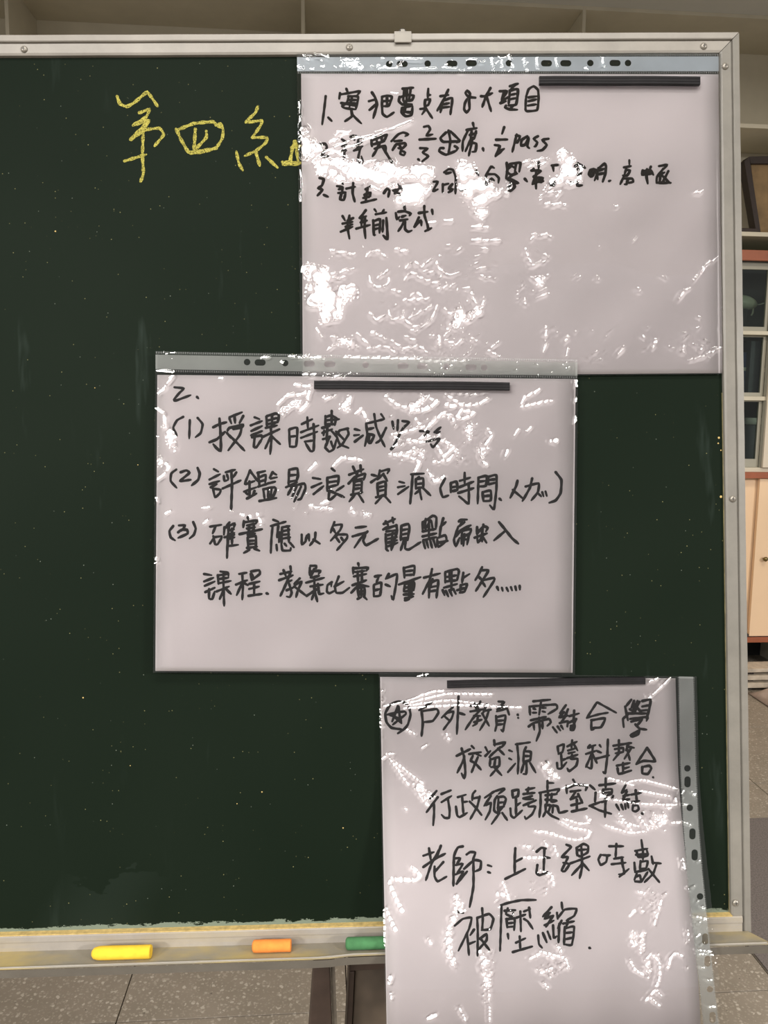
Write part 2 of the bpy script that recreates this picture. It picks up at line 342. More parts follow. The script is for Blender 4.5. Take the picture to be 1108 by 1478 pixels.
# ------------------------------------------------------------------ pen strokes
# every group: origin x, origin y, scale, strokes ("x,y x,y ..." separated by ";")
ROWS_1 = [
 [(450,110,5.54,"""110,160 100,250 82,385;130,330 158,358;275,100 285,125;225,135 218,180;235,145 320,130 385,120 360,155;295,160 280,210 240,240 265,255 345,265;
 290,160 370,165 350,265;300,190 365,190;290,215 360,218;320,170 300,245;235,215 360,235;315,270 320,320 265,360;320,300 345,330 395,378;
 480,130 505,170 520,230 490,335;455,200 510,185;460,270 490,245 520,215;560,165 560,230 565,300 600,325 655,290;560,165 600,155 640,165 615,235 570,240;600,160 600,235;570,200 625,195;
 725,100 810,92;740,105 730,190 750,215;790,100 775,200;700,165 695,200 725,230;700,170 760,150 815,155 800,190 770,200;760,100 755,210;720,255 715,290 750,320 795,310 805,240;720,255 800,235;750,230 735,300;790,290 740,285;720,225 800,225;
 930,100 925,180;930,150 948,150;905,190 900,245;905,190 945,185 930,230 900,240;865,262 910,260 880,305;905,250 925,280 962,335"""),
  (620,110,5.54,"""85,160 150,150;148,108 110,190 60,275;105,200 85,290;110,195 180,175 165,305;110,225 155,215;105,250 155,245;
 365,172 310,165 285,135 300,115 322,140 315,200 318,260 295,290 275,265 280,220 298,180;410,160 440,160 500,135;485,95 450,160 420,245;455,165 475,230 490,280;
 560,120 615,120 590,170;565,215 610,200;590,130 575,205;640,80 705,60;680,70 640,115;640,115 630,230;640,115 705,105 690,225 630,235;645,150 690,140;640,185 690,175;610,235 600,250 640,265 700,268;665,235 640,262;590,190 640,160;
 770,165 790,105 830,80 865,110 870,180 858,270 780,280 765,265 770,165;790,170 855,160;790,200 850,185;785,235 850,225""")],
 [(450,110,5.54,"""60,545 105,540 120,570 75,640 130,638;240,505 270,525;240,560 275,548;240,595 275,595;265,575 255,660;310,485 355,475;330,475 340,510;380,490 405,495;330,555 400,530;345,590 405,560;370,510 365,590;335,595 390,580;385,580 365,680 385,700 405,680 395,640;
 475,510 480,560;480,515 600,465;510,480 525,545;555,470 560,530;600,470 575,520;490,545 580,520;540,540 510,600 485,640;500,580 585,555 590,600;560,560 640,690 655,715;
 635,520 690,465 730,450 770,465 745,480;660,520 720,515;645,590 675,540;675,545 740,535 750,550 720,580 690,575;700,550 715,580;715,590 705,620 735,632 745,610 715,595;
 895,405 930,398 945,425 915,475 965,465;860,507 990,500;865,575 925,578 885,610 930,640 880,682;850,665 860,672"""),
  (620,110,5.54,"""150,435 165,520 150,620;130,450 85,495 110,525 240,520;165,440 240,515 215,530;110,575 85,575 75,600 130,628 215,595;200,560 225,575 205,600;
 345,375 352,408;295,430 375,415;305,435 265,520 262,600;320,470 375,455;335,440 325,500;370,440 355,500 325,500;330,500 285,600;320,530 372,540 365,600 340,605;345,490 312,635;425,578 430,597;
 595,408 578,460;530,508 620,506;520,550 560,560 525,640;530,635 575,600;560,600 595,580;695,465 660,605;690,475 722,480 700,530 680,530;780,480 735,510 730,555 765,545 790,490 780,560 795,575;865,480 830,500 860,530 845,560 835,562;950,500 900,510 935,550 900,590 860,598""")],
 [(450,210,5.54,"""60,260 95,270 80,320 50,340 85,355 45,400;95,395 128,410;200,325 245,330;240,300 250,310;215,350 245,345;210,380 270,375;245,335 240,385;235,390 225,430 255,435 268,385;275,345 345,330;330,300 325,380 342,448;
 430,350 470,325;445,345 440,390;420,395 470,375 455,415;410,420 470,405;440,370 430,440;395,458 515,430;575,380 600,345 620,360 610,410;650,360 690,350;700,340 660,385;655,365 720,400;720,350 690,310"""),
  (620,210,5.54,"""30,290 65,290 25,365 65,350;115,215 150,190 185,195 208,260 205,385;105,310 103,375;110,315 150,305;180,310 150,345 185,350 150,375;130,225 170,215;455,320 450,240 490,170 515,180;460,230 520,230 552,260 548,300;475,285 495,265 515,280;370,200 390,240;245,355 280,355;
 615,140 620,190 640,150 690,140 725,140 715,210;620,190 655,165 680,180;690,145 680,210;615,210 650,235 700,225;620,200 610,265;690,215 620,270 660,285;650,270 710,300 640,300;665,300 680,330 645,365 625,345 650,305;760,267 778,288;
 872,135 870,185;812,200 885,200;830,185 820,205;850,200 845,250 820,300;830,250 890,205;845,240 850,345;850,250 880,280 820,310;870,255 905,260 880,295 910,285;975,160 1030,155;985,170 990,205;960,305 1000,295 990,320 965,320"""),
  (800,210,5.54,"""185,140 195,150;165,165 200,150 245,180;180,190 215,180;90,215 110,235;190,225 215,215 200,235 185,235;130,300 150,295;185,290 180,320 220,318;
 285,195 275,230 290,250 310,240 320,190 290,190;300,195 300,250;285,220 350,200;350,180 340,230 320,280;350,185 400,145 412,170 405,230 385,290;355,200 400,185;350,230 400,220;330,195 345,270;435,285 448,280;
 598,118 598,150;555,175 610,165;575,180 560,230;570,195 605,200 580,240 545,240;560,235 525,310;545,265 620,265 630,290 590,300;585,275 575,310 560,310;
 705,200 700,235 730,230 780,225;705,205 770,200 790,235;740,190 735,250 745,305;770,170 760,190;700,215 780,210;835,165 900,155 870,190;870,185 820,250 815,295;850,210 840,290 815,300;855,225 880,215;910,205 865,290 820,300;860,240 920,298 930,298;835,300 920,298""")],
 [(450,210,5.54,"""245,565 265,600;330,580 290,600;300,560 290,620;245,625 325,610;230,690 325,650;285,600 285,660 300,745;270,650 325,630;430,518 400,560 380,580;385,580 435,565;400,580 395,640;390,615 440,600;355,665 465,635;425,570 420,660 428,742;
 500,510 515,530;575,515 560,540;510,550 595,535;490,600 495,715 505,715;495,605 545,590 540,700;500,640 540,630;500,670 535,660;570,600 565,690;595,580 605,750 570,720;738,485 745,520;670,540 680,590 700,570;690,530 740,525 790,545 780,560;720,570 750,560;705,600 765,590;740,600 715,650 690,685;745,610 745,670 770,690 798,680;
 855,540 925,530;898,485 900,560 925,640 930,680;855,575 820,645;820,650 870,600 875,640;905,685 955,660;960,515 965,550""")],
]
ROWS_2 = [
 [(230,540,5.54,"""120,105 195,115 160,150 115,205 130,212 250,168;300,182 312,195""")],
 [(230,540,5.54,"""190,342 140,370 110,430 140,492;243,368 238,515;305,350 345,400 330,470 288,505;430,425 480,400 535,385;480,355 490,500 490,615 455,590 430,560;400,545 460,520 525,460;
 560,345 660,305;560,355 575,395;600,340 605,390;670,335 640,390;545,450 560,430 670,405 650,440;540,470 570,510;590,440 655,430 640,490 550,610;560,490 620,550 680,612;
 760,345 800,360;730,410 820,375;735,455 820,415;735,490 820,455;760,510 755,580 775,585 815,525;740,505 815,490 820,520;855,340 860,420;860,335 930,315 955,330 945,385;870,370 940,350;865,400 940,385;900,330 900,420;850,430 940,410;830,500 960,440;890,425 895,520 885,640;890,500 845,595;900,500 965,560"""),
  (400,540,5.54,"""95,445 100,575;100,440 160,430 150,575 100,580;100,500 150,495;195,400 280,360;240,345 245,440;190,465 330,410;190,510 320,460;290,400 295,500 290,610 265,615 225,550;220,540 290,530;
 385,335 385,420;385,345 430,330 480,355;435,295 435,400;390,370 495,360;390,400 465,400;470,350 460,410;360,430 420,415;360,470 440,440;375,450 370,490;400,430 395,540;365,520 420,505;420,500 380,590;385,590 415,620 450,600 475,520;430,540 445,590;430,450 475,500 500,560 570,590;565,435 500,450 480,480;560,440 570,480 520,560 480,590;470,460 540,530;
 620,440 660,450;615,490 655,485;620,540 685,490;710,395 720,490 700,575;715,395 855,360;775,320 790,420 830,520 860,580;830,320 855,355;730,440 770,430;735,480 730,545 745,550 775,490 730,480;870,430 820,530 790,550;
 920,380 930,440;965,370 960,450;1000,375 1055,385 1000,440 920,600;910,600 935,575"""),
  (560,540,5.54,"""255,455 325,460 265,510;370,465 420,425;385,470 415,460;305,540 410,515 360,585 340,560""")],
 [(230,660,5.54,"""135,98 95,130 90,190 138,245;170,120 215,105 240,125 165,190 250,180;305,85 322,130 310,180 258,225;435,95 470,115;400,178 485,135;400,215 480,190;410,240 460,215;430,260 445,320 480,290 490,260 420,250;530,120 605,100;540,140 550,170;615,120 590,160;505,250 650,185;575,110 580,220 573,420;515,150 520,190 550,180;
 725,105 680,215;725,110 790,195;690,215 760,190;675,275 775,240;720,195 720,320;690,280 705,300;700,330 775,290;760,270 745,300;785,125 845,110;790,130 800,230;800,160 850,140 845,200;800,195 850,180;790,235 870,210;905,120 880,165;890,170 940,160;900,120 935,140;865,210 925,195;830,255 840,330;835,255 920,240 930,260 905,325;870,260 870,330;895,255 890,320;800,350 935,325"""),
  (400,660,5.54,"""95,100 90,220;95,100 160,90 165,150 150,200;100,145 155,140;100,195 155,185;70,240 160,200;120,235 85,300;110,235 215,210 225,250 190,330 165,340;155,235 115,325;190,235 135,355;
 435,90 460,110;285,165 345,175;275,240 355,205;290,295 370,230;400,170 400,270;400,165 490,150 485,215;410,200 480,190;405,240 485,220;420,240 410,335 430,335 480,290;425,270 535,320;530,230 470,270;
 575,140 690,95;605,75 640,150;665,65 670,120;570,210 620,160 700,130;705,135 690,180;640,130 620,190;610,190 680,170;615,200 605,290;610,200 675,190 670,290;615,225 670,220;610,255 670,245;590,300 680,280;620,300 575,355;650,295 690,360;
 755,140 795,150;750,200 800,165;820,105 810,160;820,115 895,95 880,130;850,130 800,180;850,140 880,190;800,210 805,310;805,210 865,195 865,305;810,240 860,230;810,270 860,260;790,320 870,300;830,320 785,370;860,310 905,362;975,195 1015,205;965,240 1020,230;965,295 1050,235"""),
  (580,660,4.2615,"""55,105 135,100;65,110 60,180 50,285;105,120 90,130;85,135 85,195;85,135 130,130 130,190;90,165 130,160;85,190 130,185;105,190 120,260;110,200 80,225;130,190 175,235;
 265,130 235,190 250,245 285,235;300,160 300,215;300,158 335,150 340,200 300,210;305,185 335,180;355,145 420,125;385,95 385,165;350,185 440,150;345,220 440,190;410,165 410,285 375,260 350,240;
 470,125 465,285;470,125 520,115 515,175 470,180;475,150 515,145;530,120 580,110 580,200 565,320 540,295;530,120 530,165 580,155;530,140 580,135;495,215 500,270;495,215 545,205 545,265 500,270;500,240 545,235;600,255 610,265;
 710,145 700,180 665,250;680,200 745,255;760,180 840,160 835,215 795,265;800,130 785,190 740,270;840,225 855,240;862,215 870,240;882,210 890,238;945,92 980,140 975,220 945,265 905,280""")],
 [(230,660,5.54,"""110,550 80,590 90,640 125,665;155,545 205,545 175,590;150,600 175,580 220,580 225,610 150,645;270,518 290,570 275,620 240,650;
 405,555 495,540;450,550 425,610;405,690 440,640;430,630 445,695 465,695 500,640;435,640 500,630;560,520 530,560;520,560 515,620;520,565 600,530 595,560;550,560 550,700;560,585 595,575;560,615 600,605;560,650 600,640;550,710 630,700;555,560 545,660 540,805;520,640 600,620;580,570 580,690;
 705,480 710,500;675,510 670,560;680,520 780,505 770,530;700,545 770,530;700,570 765,560;640,615 820,575;720,540 710,620;755,545 750,600;705,620 765,610;705,640 710,730;710,640 770,630 770,720;710,670 770,665;710,695 770,690;700,725 780,715;720,740 675,765;760,730 800,748;
 910,500 950,515;890,550 1010,515;905,545 895,650 890,765;950,550 940,640;960,600 955,680;980,560 975,700;985,560 1040,550;990,590 1040,580;990,620 1040,615;985,650 1045,640;1030,570 1035,680;935,700 940,745;975,700 985,745 1045,745 1050,725;1000,690 1015,710;1045,685 1075,720"""),
  (280,740,5.54,"""860,175 862,255 890,230 900,180;915,175 920,225;970,160 965,210 925,262;955,215 1005,248"""),
  (440,740,5.54,"""235,75 220,115 205,160;235,100 295,95 280,140 205,225;225,130 245,165;265,170 235,200;270,175 335,175 335,205 255,300;240,185 275,235;290,200 310,230;
 405,120 490,110;380,190 500,155;500,150 450,200 395,280;480,180 465,225 490,260 585,208;
 630,90 720,50;645,70 665,100;700,40 705,80;625,135 665,110;640,130 735,100;650,150 740,140;645,170 650,290 665,305;660,180 735,160;660,210 735,195;660,240 735,220;700,150 690,295;660,270 740,240;730,100 735,150 690,300;
 770,110 765,220;770,105 825,90 835,120 820,220;775,140 825,130;775,175 825,165;770,210 825,200;790,220 765,300;805,220 800,285 830,295 925,235"""),
  (580,740,5.54,"""165,75 165,150;165,80 245,25 275,40 270,130;190,50 185,130 230,60 245,130;165,150 270,130;215,60 215,200;165,190 275,165;170,220 275,195;170,230 185,285;195,225 210,280;225,220 240,280;250,215 270,275;330,45 310,110;315,105 350,75;310,110 300,190;290,200 345,180 355,220 290,275 280,205;290,240 365,225;
 455,70 470,58 520,55;480,75 460,110;460,105 500,75 ;450,110 415,215 430,270 460,200;430,190 470,140 550,100;440,160 550,130 540,180;480,160 475,250;490,190 535,170 550,150;500,170 490,265;535,170 520,255;480,220 530,210;
 600,115 600,175;600,165 650,110 685,120 670,150;650,95 640,180;580,200 680,165;600,190 605,240;650,180 610,240;650,200 675,240;640,130 640,230;775,75 825,135 880,205 930,248;820,150 735,222""")],
 [(280,740,5.54,"""80,490 140,500;80,550 155,520;85,585 165,550;90,635 165,600;120,610 120,685 145,690 165,630;190,500 195,570;210,470 270,480 275,510;200,500 270,490;200,530 275,520;235,480 235,570;195,565 295,545;180,630 280,590;235,570 240,745;235,620 205,690;245,600 295,650;
 360,490 420,480;385,490 390,600 385,695;335,575 425,540;385,560 340,660;395,560 430,580;455,490 460,540;455,470 520,460 525,490 460,540;460,490 480,530;440,570 525,550;440,610 520,590;480,560 480,660;435,665 540,650;580,645 592,650;
 690,490 780,470;770,430 775,470;715,460 735,510;680,540 790,500;770,480 730,580 690,665;740,560 780,540;760,570 780,640 765,675 740,670;740,620 790,600;845,525 800,570;810,575 860,550 830,620 815,675;800,590 840,620 900,668;
 930,425 975,425 975,445;925,440 925,500;930,470 1010,465 995,490;960,450 930,520;940,520 1000,505;895,560 1040,520;930,590 1030,575;960,520 965,640;900,665 1000,600;960,600 970,650 985,710;960,640 940,695;990,570 1000,650 1035,645"""),
  (440,740,5.54,"""215,555 180,580 175,630 195,645 245,620;210,560 210,590;270,510 240,590 250,640 300,640 355,600;235,590 310,550;
 425,405 430,425;385,440 385,490;390,445 505,440 490,465;400,475 480,465;390,510 490,490;380,580 490,540;420,470 425,560;455,465 455,560;370,640 430,580 510,590;420,600 430,680;430,600 475,600 475,680;430,630 475,625;430,655 475,650;420,690 450,675;470,670 495,695;450,580 450,670;
 560,510 610,500;590,510 570,560;550,580 550,670;555,575 610,560 600,660 550,670;560,620 600,610;670,490 645,530;655,525 735,490 730,560 705,695 690,665;645,575 680,590;
 790,440 795,520;800,440 875,425 870,500;800,470 870,460;800,500 870,495;750,575 925,515;800,560 790,630;800,570 870,555 870,620;800,600 870,590;795,630 870,620;830,560 835,690;790,655 870,650;800,685 865,670;800,700 830,695;850,560 850,680"""),
  (580,740,5.54,"""175,520 305,485;240,450 220,540 165,650;220,560 215,680;225,560 290,540 275,680;230,595 285,585;225,630 280,620;245,530 220,600;
 345,480 345,560;345,475 440,450 455,470 440,540;350,515 440,500;350,550 440,540;395,470 395,620;380,480 380,550;335,600 440,570;325,620 340,660;350,625 370,670;380,620 400,665;410,610 430,650;490,480 480,560;490,520 540,490;470,580 520,570 500,630 460,640;470,580 465,640;440,620 510,600;
 640,435 615,490 585,540;640,460 690,460 670,500 590,625;610,510 640,540;650,540 735,520 735,545 650,675;640,550 665,590;760,595 770,620;798,600 805,625;835,600 848,628;870,595 880,622;905,590 912,620;940,585 942,615""")],
]
ROWS_3 = [
 [(545,990,5.54,"""235,140 170,125 100,150 60,220 70,290 110,335 190,348;250,170 262,230 240,310 205,350 160,380;75,230 150,212 215,205 225,225 120,310;160,160 140,220 115,285;165,165 175,240 190,300;120,235 190,300;95,230 170,260;
 430,130 380,165 330,195;350,200 360,300 350,400;365,200 470,185 485,215 440,280 365,290;600,170 510,255;560,215 605,205 590,260 525,350;530,240 570,275;645,85 640,230 632,385;645,215 695,230;
 740,160 820,150;770,135 790,190;820,125 800,180;740,205 850,185;820,190 760,260 700,350;770,240 820,240;800,250 790,300 760,320;770,290 830,270;870,150 840,220;850,200 905,190;890,190 860,280 815,355;835,220 890,320;
 965,125 1010,130 980,160;955,190 990,165 1030,175 1050,230;1030,180 950,205;945,240 950,310 938,360;950,250 1020,235 1015,290 1000,365 985,350;955,280 1010,275;955,310 1005,305"""),
  (740,990,5.036,"""35,210 38,213;38,232 41,235;148,112 272,100;205,110 190,210;120,150 125,210;125,150 310,135 320,165 255,205;150,165 165,170;145,195 170,195;215,160 240,160;215,185 235,190;130,250 240,225;115,295 150,270 260,240 275,265 250,290;150,280 155,320;190,230 195,330 170,400;215,260 215,310;
 385,140 340,200;370,190 335,230 400,215;400,170 375,230 350,265;340,270 400,255;290,300 320,340;325,295 345,325;350,290 365,315;410,220 480,200;445,180 440,270;400,270 455,245;395,295 400,260;420,290 450,285 440,320 418,320 420,290;460,240 430,310;
 610,120 535,235;615,120 750,195;540,230 630,205 690,195;570,250 570,320 590,315;570,250 670,235 640,300 580,305;
 860,100 820,150;815,150 835,250;880,110 860,160;850,170 900,200;905,110 870,180;940,110 1000,100 990,170 970,240;940,150 990,140;930,180 980,175;880,130 930,190;920,115 880,200;835,210 800,240 805,300;830,200 975,200;850,240 980,225 970,255;860,260 940,240 900,290;890,280 920,310 970,318;920,315 910,350 870,370 855,360 920,320""")],
 [(545,990,5.54,"""630,560 740,505;670,500 690,580 635,695;690,560 700,690 690,740 670,700;750,480 770,500;730,545 825,530;760,560 740,600;790,545 825,560;800,570 770,640 750,690;745,600 780,620 825,670;
 860,490 880,530;860,560 900,520;930,435 935,480;930,470 1020,450 990,490;980,490 920,540 890,570;960,500 1010,550;900,580 895,640;900,590 970,570 970,640 905,650;940,580 930,650;960,650 900,720;930,650 990,715;1050,515 1075,525;1050,580 1070,590;1040,690 1100,620"""),
  (740,990,5.036,"""20,425 125,410;30,420 40,530 35,640;95,445 80,480 75,560;85,475 130,480 125,540 80,550;85,510 125,510;95,550 100,600 95,640 75,640;80,560 60,630;125,560 165,630;240,552 246,553;
 325,440 330,490;325,440 370,425 360,480 330,495;350,490 355,590;355,540 385,530;320,560 325,600 350,600 390,555;395,440 465,405;430,395 425,450;440,420 470,470;400,470 450,455;405,490 450,480;395,525 470,500;430,500 420,530 470,530 460,580 410,620 395,600;
 560,430 545,450 600,430;580,440 575,510 570,600 540,590;530,495 610,470;575,490 530,590;580,500 610,560;630,430 640,445;615,475 640,485;600,530 700,505;690,390 685,520 670,635 655,625;
 730,435 860,415;770,395 770,500;740,460 800,450 800,480 745,490;770,490 730,540;830,440 880,450;840,420 820,470;830,460 850,540;860,450 810,530;755,580 850,560;800,560 800,635;760,600 770,640 860,615;810,600 845,590;
 975,450 895,570;975,450 1035,545;900,565 950,545 1035,550;940,590 940,635 980,640 1005,600 990,580 940,590;1018,664 1022,668""")],
 [(600,1110,5.54,"""165,175 110,240;175,225 85,345;145,280 145,360 138,450;205,200 280,170;205,265 285,215;255,235 270,330 265,390 230,390 205,365;335,225 400,205;370,225 375,300 380,360;320,300 330,370 350,385 410,350;375,265 410,260;475,175 455,200 450,250;460,235 505,225;510,220 490,300 435,400;430,260 480,310 525,368;
 625,180 550,230;600,215 545,295;560,290 600,270 590,340 555,405;610,185 700,155 710,160 660,200;650,215 630,250 625,330 650,355;655,225 700,220 720,240 700,300;660,230 655,345;660,270 700,265;655,310 705,300;650,350 700,300;670,350 605,440;690,350 730,408;
 770,180 775,230;770,175 820,165 815,215 780,230;800,240 800,370;805,290 835,270;755,315 760,370 785,390 850,330;880,165 950,150;900,150 890,200;860,200 950,190;860,235 930,215;870,240 940,240;860,290 960,250;900,270 900,300 955,300 930,360 880,400 870,380"""),
  (760,1110,5.54,"""165,95 165,165;170,110 215,112;100,190 260,160 240,190;110,190 110,290 100,385;150,210 240,200;150,245 235,250;170,190 160,280;200,200 195,260 240,255;150,285 150,340 130,380;155,290 190,290 170,350;160,340 200,375 255,400;210,290 205,350;210,290 245,300 260,350 325,335;
 370,85 385,110;315,135 320,195;320,150 400,125 480,135 470,170;350,180 430,170;390,180 350,245;350,240 420,215;410,200 445,270;355,290 440,270;400,245 400,335;360,340 480,315;
 505,130 545,165;550,190 545,260;500,295 600,260;510,295 580,330 675,358;630,75 630,150;580,130 710,115;610,165 610,210;610,165 680,160 675,200 620,215;625,190 675,185;690,215 680,235;630,210 625,385;600,265 640,250;
 790,130 755,190;760,190 800,165;800,180 765,250;770,215 825,205;780,250 820,240;715,285 740,330;755,285 770,325;785,280 790,320;805,270 812,310;835,205 915,190;870,170 880,260;840,265 900,255;850,290 845,330 870,340 895,320 885,290 850,295;920,355 928,362""")],
 [(590,1200,5.54,"""115,195 200,165;160,135 175,230;255,115 225,200;115,285 200,225 290,178;240,150 180,260 135,390;275,245 200,330;205,280 205,360 230,400 300,362;
 430,120 390,130 360,200 355,435;370,215 410,215 380,265;375,270 430,260 380,345;370,345 435,320 380,415;380,420 465,320;460,185 490,165 530,170 510,230;440,300 520,230 575,240 570,300 530,320;515,220 515,440 485,605;
 630,270 660,280;632,325 650,332;850,135 845,225 845,335;845,245 905,215;770,380 840,345 930,300"""),
  (720,1200,4.432,"""240,130 270,105 300,110;290,115 285,250;290,165 325,170;245,215 240,265 260,280 310,260;430,85 460,100 400,165 440,165 400,250 420,255 450,210 410,200;495,105 500,155;495,105 540,80 570,95 565,135 520,160 500,150;500,120 560,115;525,90 530,160;455,205 580,160;530,160 530,230 515,300;530,210 465,280;535,205 575,250;
 650,150 635,180 650,215 685,195 690,155 650,150;690,155 710,152;705,95 795,95;750,80 745,165;735,175 795,165;720,210 810,200;785,165 790,230;770,290 830,240;790,205 800,270 765,275;
 910,55 920,130;870,125 950,110;880,130 890,165 950,155 945,120;875,150 955,145;920,110 920,180;865,200 870,260;905,190 900,240;905,195 950,190 940,235 900,240;870,260 950,245;880,270 865,310;870,320 910,320 950,260;880,290 900,280 910,325;975,160 985,210;980,200 1035,205;1005,215 985,270 930,325;955,240 1025,325""")],
 [(590,1200,5.54,"""375,640 435,652;365,755 430,700 500,690 480,780 395,955;465,820 480,990;520,785 490,830;480,900 530,880;545,690 550,800 548,995;550,690 640,660 675,700 650,780 580,790;585,615 590,700 585,790;565,860 620,820 620,870 560,940;570,855 645,950;
 735,590 800,570 900,550 1015,548;740,595 735,750 728,955;765,635 850,630;790,615 775,660 820,680 835,650;775,700 850,690;780,700 785,770;785,705 845,700 840,790;790,735 840,730;790,765 840,760;860,690 930,665;890,640 895,800;960,610 970,690;920,640 970,620;920,700 950,720 990,780;790,820 795,860;830,965 985,920;885,840 890,945;855,890 930,855"""),
  (720,1200,4.432,"""335,485 280,545;325,520 290,560 340,540;345,540 300,610;290,600 350,570;250,665 255,720 275,745;280,650 305,710;310,640 330,690;400,455 405,500;370,520 375,560;375,555 420,500 495,495 480,540 430,570;385,590 380,710;400,570 375,620;410,590 480,575;420,610 415,725;425,620 480,610 465,725 415,722;425,650 475,645;425,690 470,680;440,575 430,610;345,600 350,680 370,670;578,745 585,748""")],
]
CHALK_ROW = [(150,120,3.693,"""70,70 85,110 120,125 160,105 230,45;230,45 260,85 285,122;190,158 240,140 225,180 155,225;165,220 240,200 215,240;235,205 140,300;145,300 220,250 295,240 318,275 270,335;210,240 205,380 210,480 195,525;110,415 225,380;
 385,245 410,300 450,370;390,250 480,215 580,205;580,205 610,230;595,225 620,215 635,250 630,295 600,340 540,365 460,375;605,225 620,235;487,245 480,355;545,255 545,290 490,350;455,368 600,348;
 820,125 805,160 755,205;755,210 840,200 835,225 790,290;790,290 870,290 860,320 810,360 750,388;705,365 720,430 740,465;810,370 830,440;865,395 925,450;950,420 1045,425;955,432 1040,432;1015,310 1000,370 990,430;1000,345 1045,335;1020,310 1035,420""")]
# ------------------------------------------------------------------ glare marks, shaped into the plastic film as creases
# (origin x, origin y, scale, width in crop px, lines) and filled glare patches
LINES_1 = [
 (420,60,3.4625,13,"""80,590 150,560 300,490 450,450 600,390;200,500 240,450 290,450 240,480 200,500;150,580 330,510 480,440;500,255 530,258;200,540 330,600 430,590"""),
 (420,60,3.4625,9,"""60,65 180,70;250,95 330,100 350,130;440,135 520,130 560,85;530,85 650,90;600,140 720,135;760,130 860,140;880,90 960,95;150,120 160,122;1000,80 1010,140;1050,90 1060,140;30,120 60,128;45,400 40,300;45,640 50,800"""),
 (420,300,3.4625,9,"""195,210 315,230;375,240 400,215 440,215 470,240;390,340 400,375 445,395 490,370 490,350;200,330 310,300;200,350 270,345;430,350 480,310;565,360 600,320 650,350 700,365 740,378;725,265 745,310 800,335 850,315;730,405 800,385 820,375;595,440 630,420 650,440;560,460 690,450;
 390,520 430,560 470,530;485,510 500,550 545,550 560,510;550,540 610,590 680,580 730,490;590,550 640,520 700,490;765,500 800,530 830,490;900,420 920,470 950,500 965,450;125,600 150,640;200,640 310,670 330,690;330,625 385,680;180,710 230,680;380,700 470,690 520,720;500,660 560,700 640,690 680,720;740,640 740,690;770,660 830,680 860,650;1000,700 1040,660;985,710 1040,740;
 620,270 650,290 700,250;660,315 710,318;570,300 600,270;520,205 580,215;780,180 800,182;830,210 845,195;740,235 750,240;920,240 940,235;920,275 930,270;950,200 980,205;930,300 970,300;945,335 970,345;860,400 890,400;440,640 470,650;570,640 620,660;600,610 625,612;900,650 925,660;700,360 700,362;500,410 545,415"""),
 (420,300,3.4625,14,"""905,92 980,92;905,158 980,158;1000,160 1040,160;270,745 650,755;650,765 870,765;400,620 425,625;770,60 800,62;690,70 720,70"""),
 (730,300,3.4625,9,"""130,130 200,130 220,135;120,160 135,140;95,200 130,280 170,260;160,420 200,400;150,450 205,430;865,455 890,410 920,400;940,360 980,310 1000,280 1060,245;915,760 980,740 1090,690;295,670 310,640;300,740 310,700;200,590 200,640;185,720 205,680;560,730 590,690;735,700 750,650;890,650 905,635;880,720 890,690;635,160 650,145;1087,50 1087,90;1087,470 1087,520;1087,580 1087,620;960,540 970,545;960,600 965,590;975,710 980,690;95,450 97,480;190,230 210,240;330,345 350,330;360,345 370,340;455,335 460,350;780,340 795,345;660,395 665,410;465,190 468,192;430,725 455,715;685,635 690,645"""),
 (730,60,3.1657,10,"""80,550 190,530;100,575 180,550;190,690 250,680 230,710;180,740 270,740;440,70 445,110;500,750 510,752;860,690 900,680;10,60 30,110;80,80 95,130;140,75 145,120;360,120 370,125;225,75 235,110"""),
]
BLOBS_1 = [
 (420,60,3.4625,"""35,410 60,430 130,530 70,590 40,540;110,600 200,580 340,600 420,640 470,590 520,600 600,650 600,690 540,720 430,720 340,690 240,700 130,650;590,620 650,600 720,650 720,680 650,700 600,680;560,690 700,690 640,800 580,830 540,790;830,600 910,600 930,680 970,700 1000,700 1020,720 1050,740 1000,760 940,830 890,780 840,750 825,680;250,85 330,95 350,135 270,120"""),
 (420,300,3.4625,"""80,275 170,290 190,330 180,400 330,400 330,440 260,470 250,530 170,560 140,590 160,480 75,460 70,400 130,380 80,350;840,480 870,540 960,500 870,560 860,620 820,590 770,640 800,570 830,540;910,0 980,0 965,50 950,60;225,640 310,665 290,690 240,670"""),
 (730,60,3.1657,"""240,510 300,510 330,570 330,640 230,640 150,720 200,620 250,600;0,640 20,650 10,700 0,700"""),
 (730,300,3.4625,"""130,345 205,335 165,400""")]
SPARK_1 = [(470,355,715,525,45),(560,500,700,520,26),(740,330,800,440,14),(780,470,1030,525,26),(430,80,760,104,22),(640,370,720,400,10),(600,240,720,300,16)]
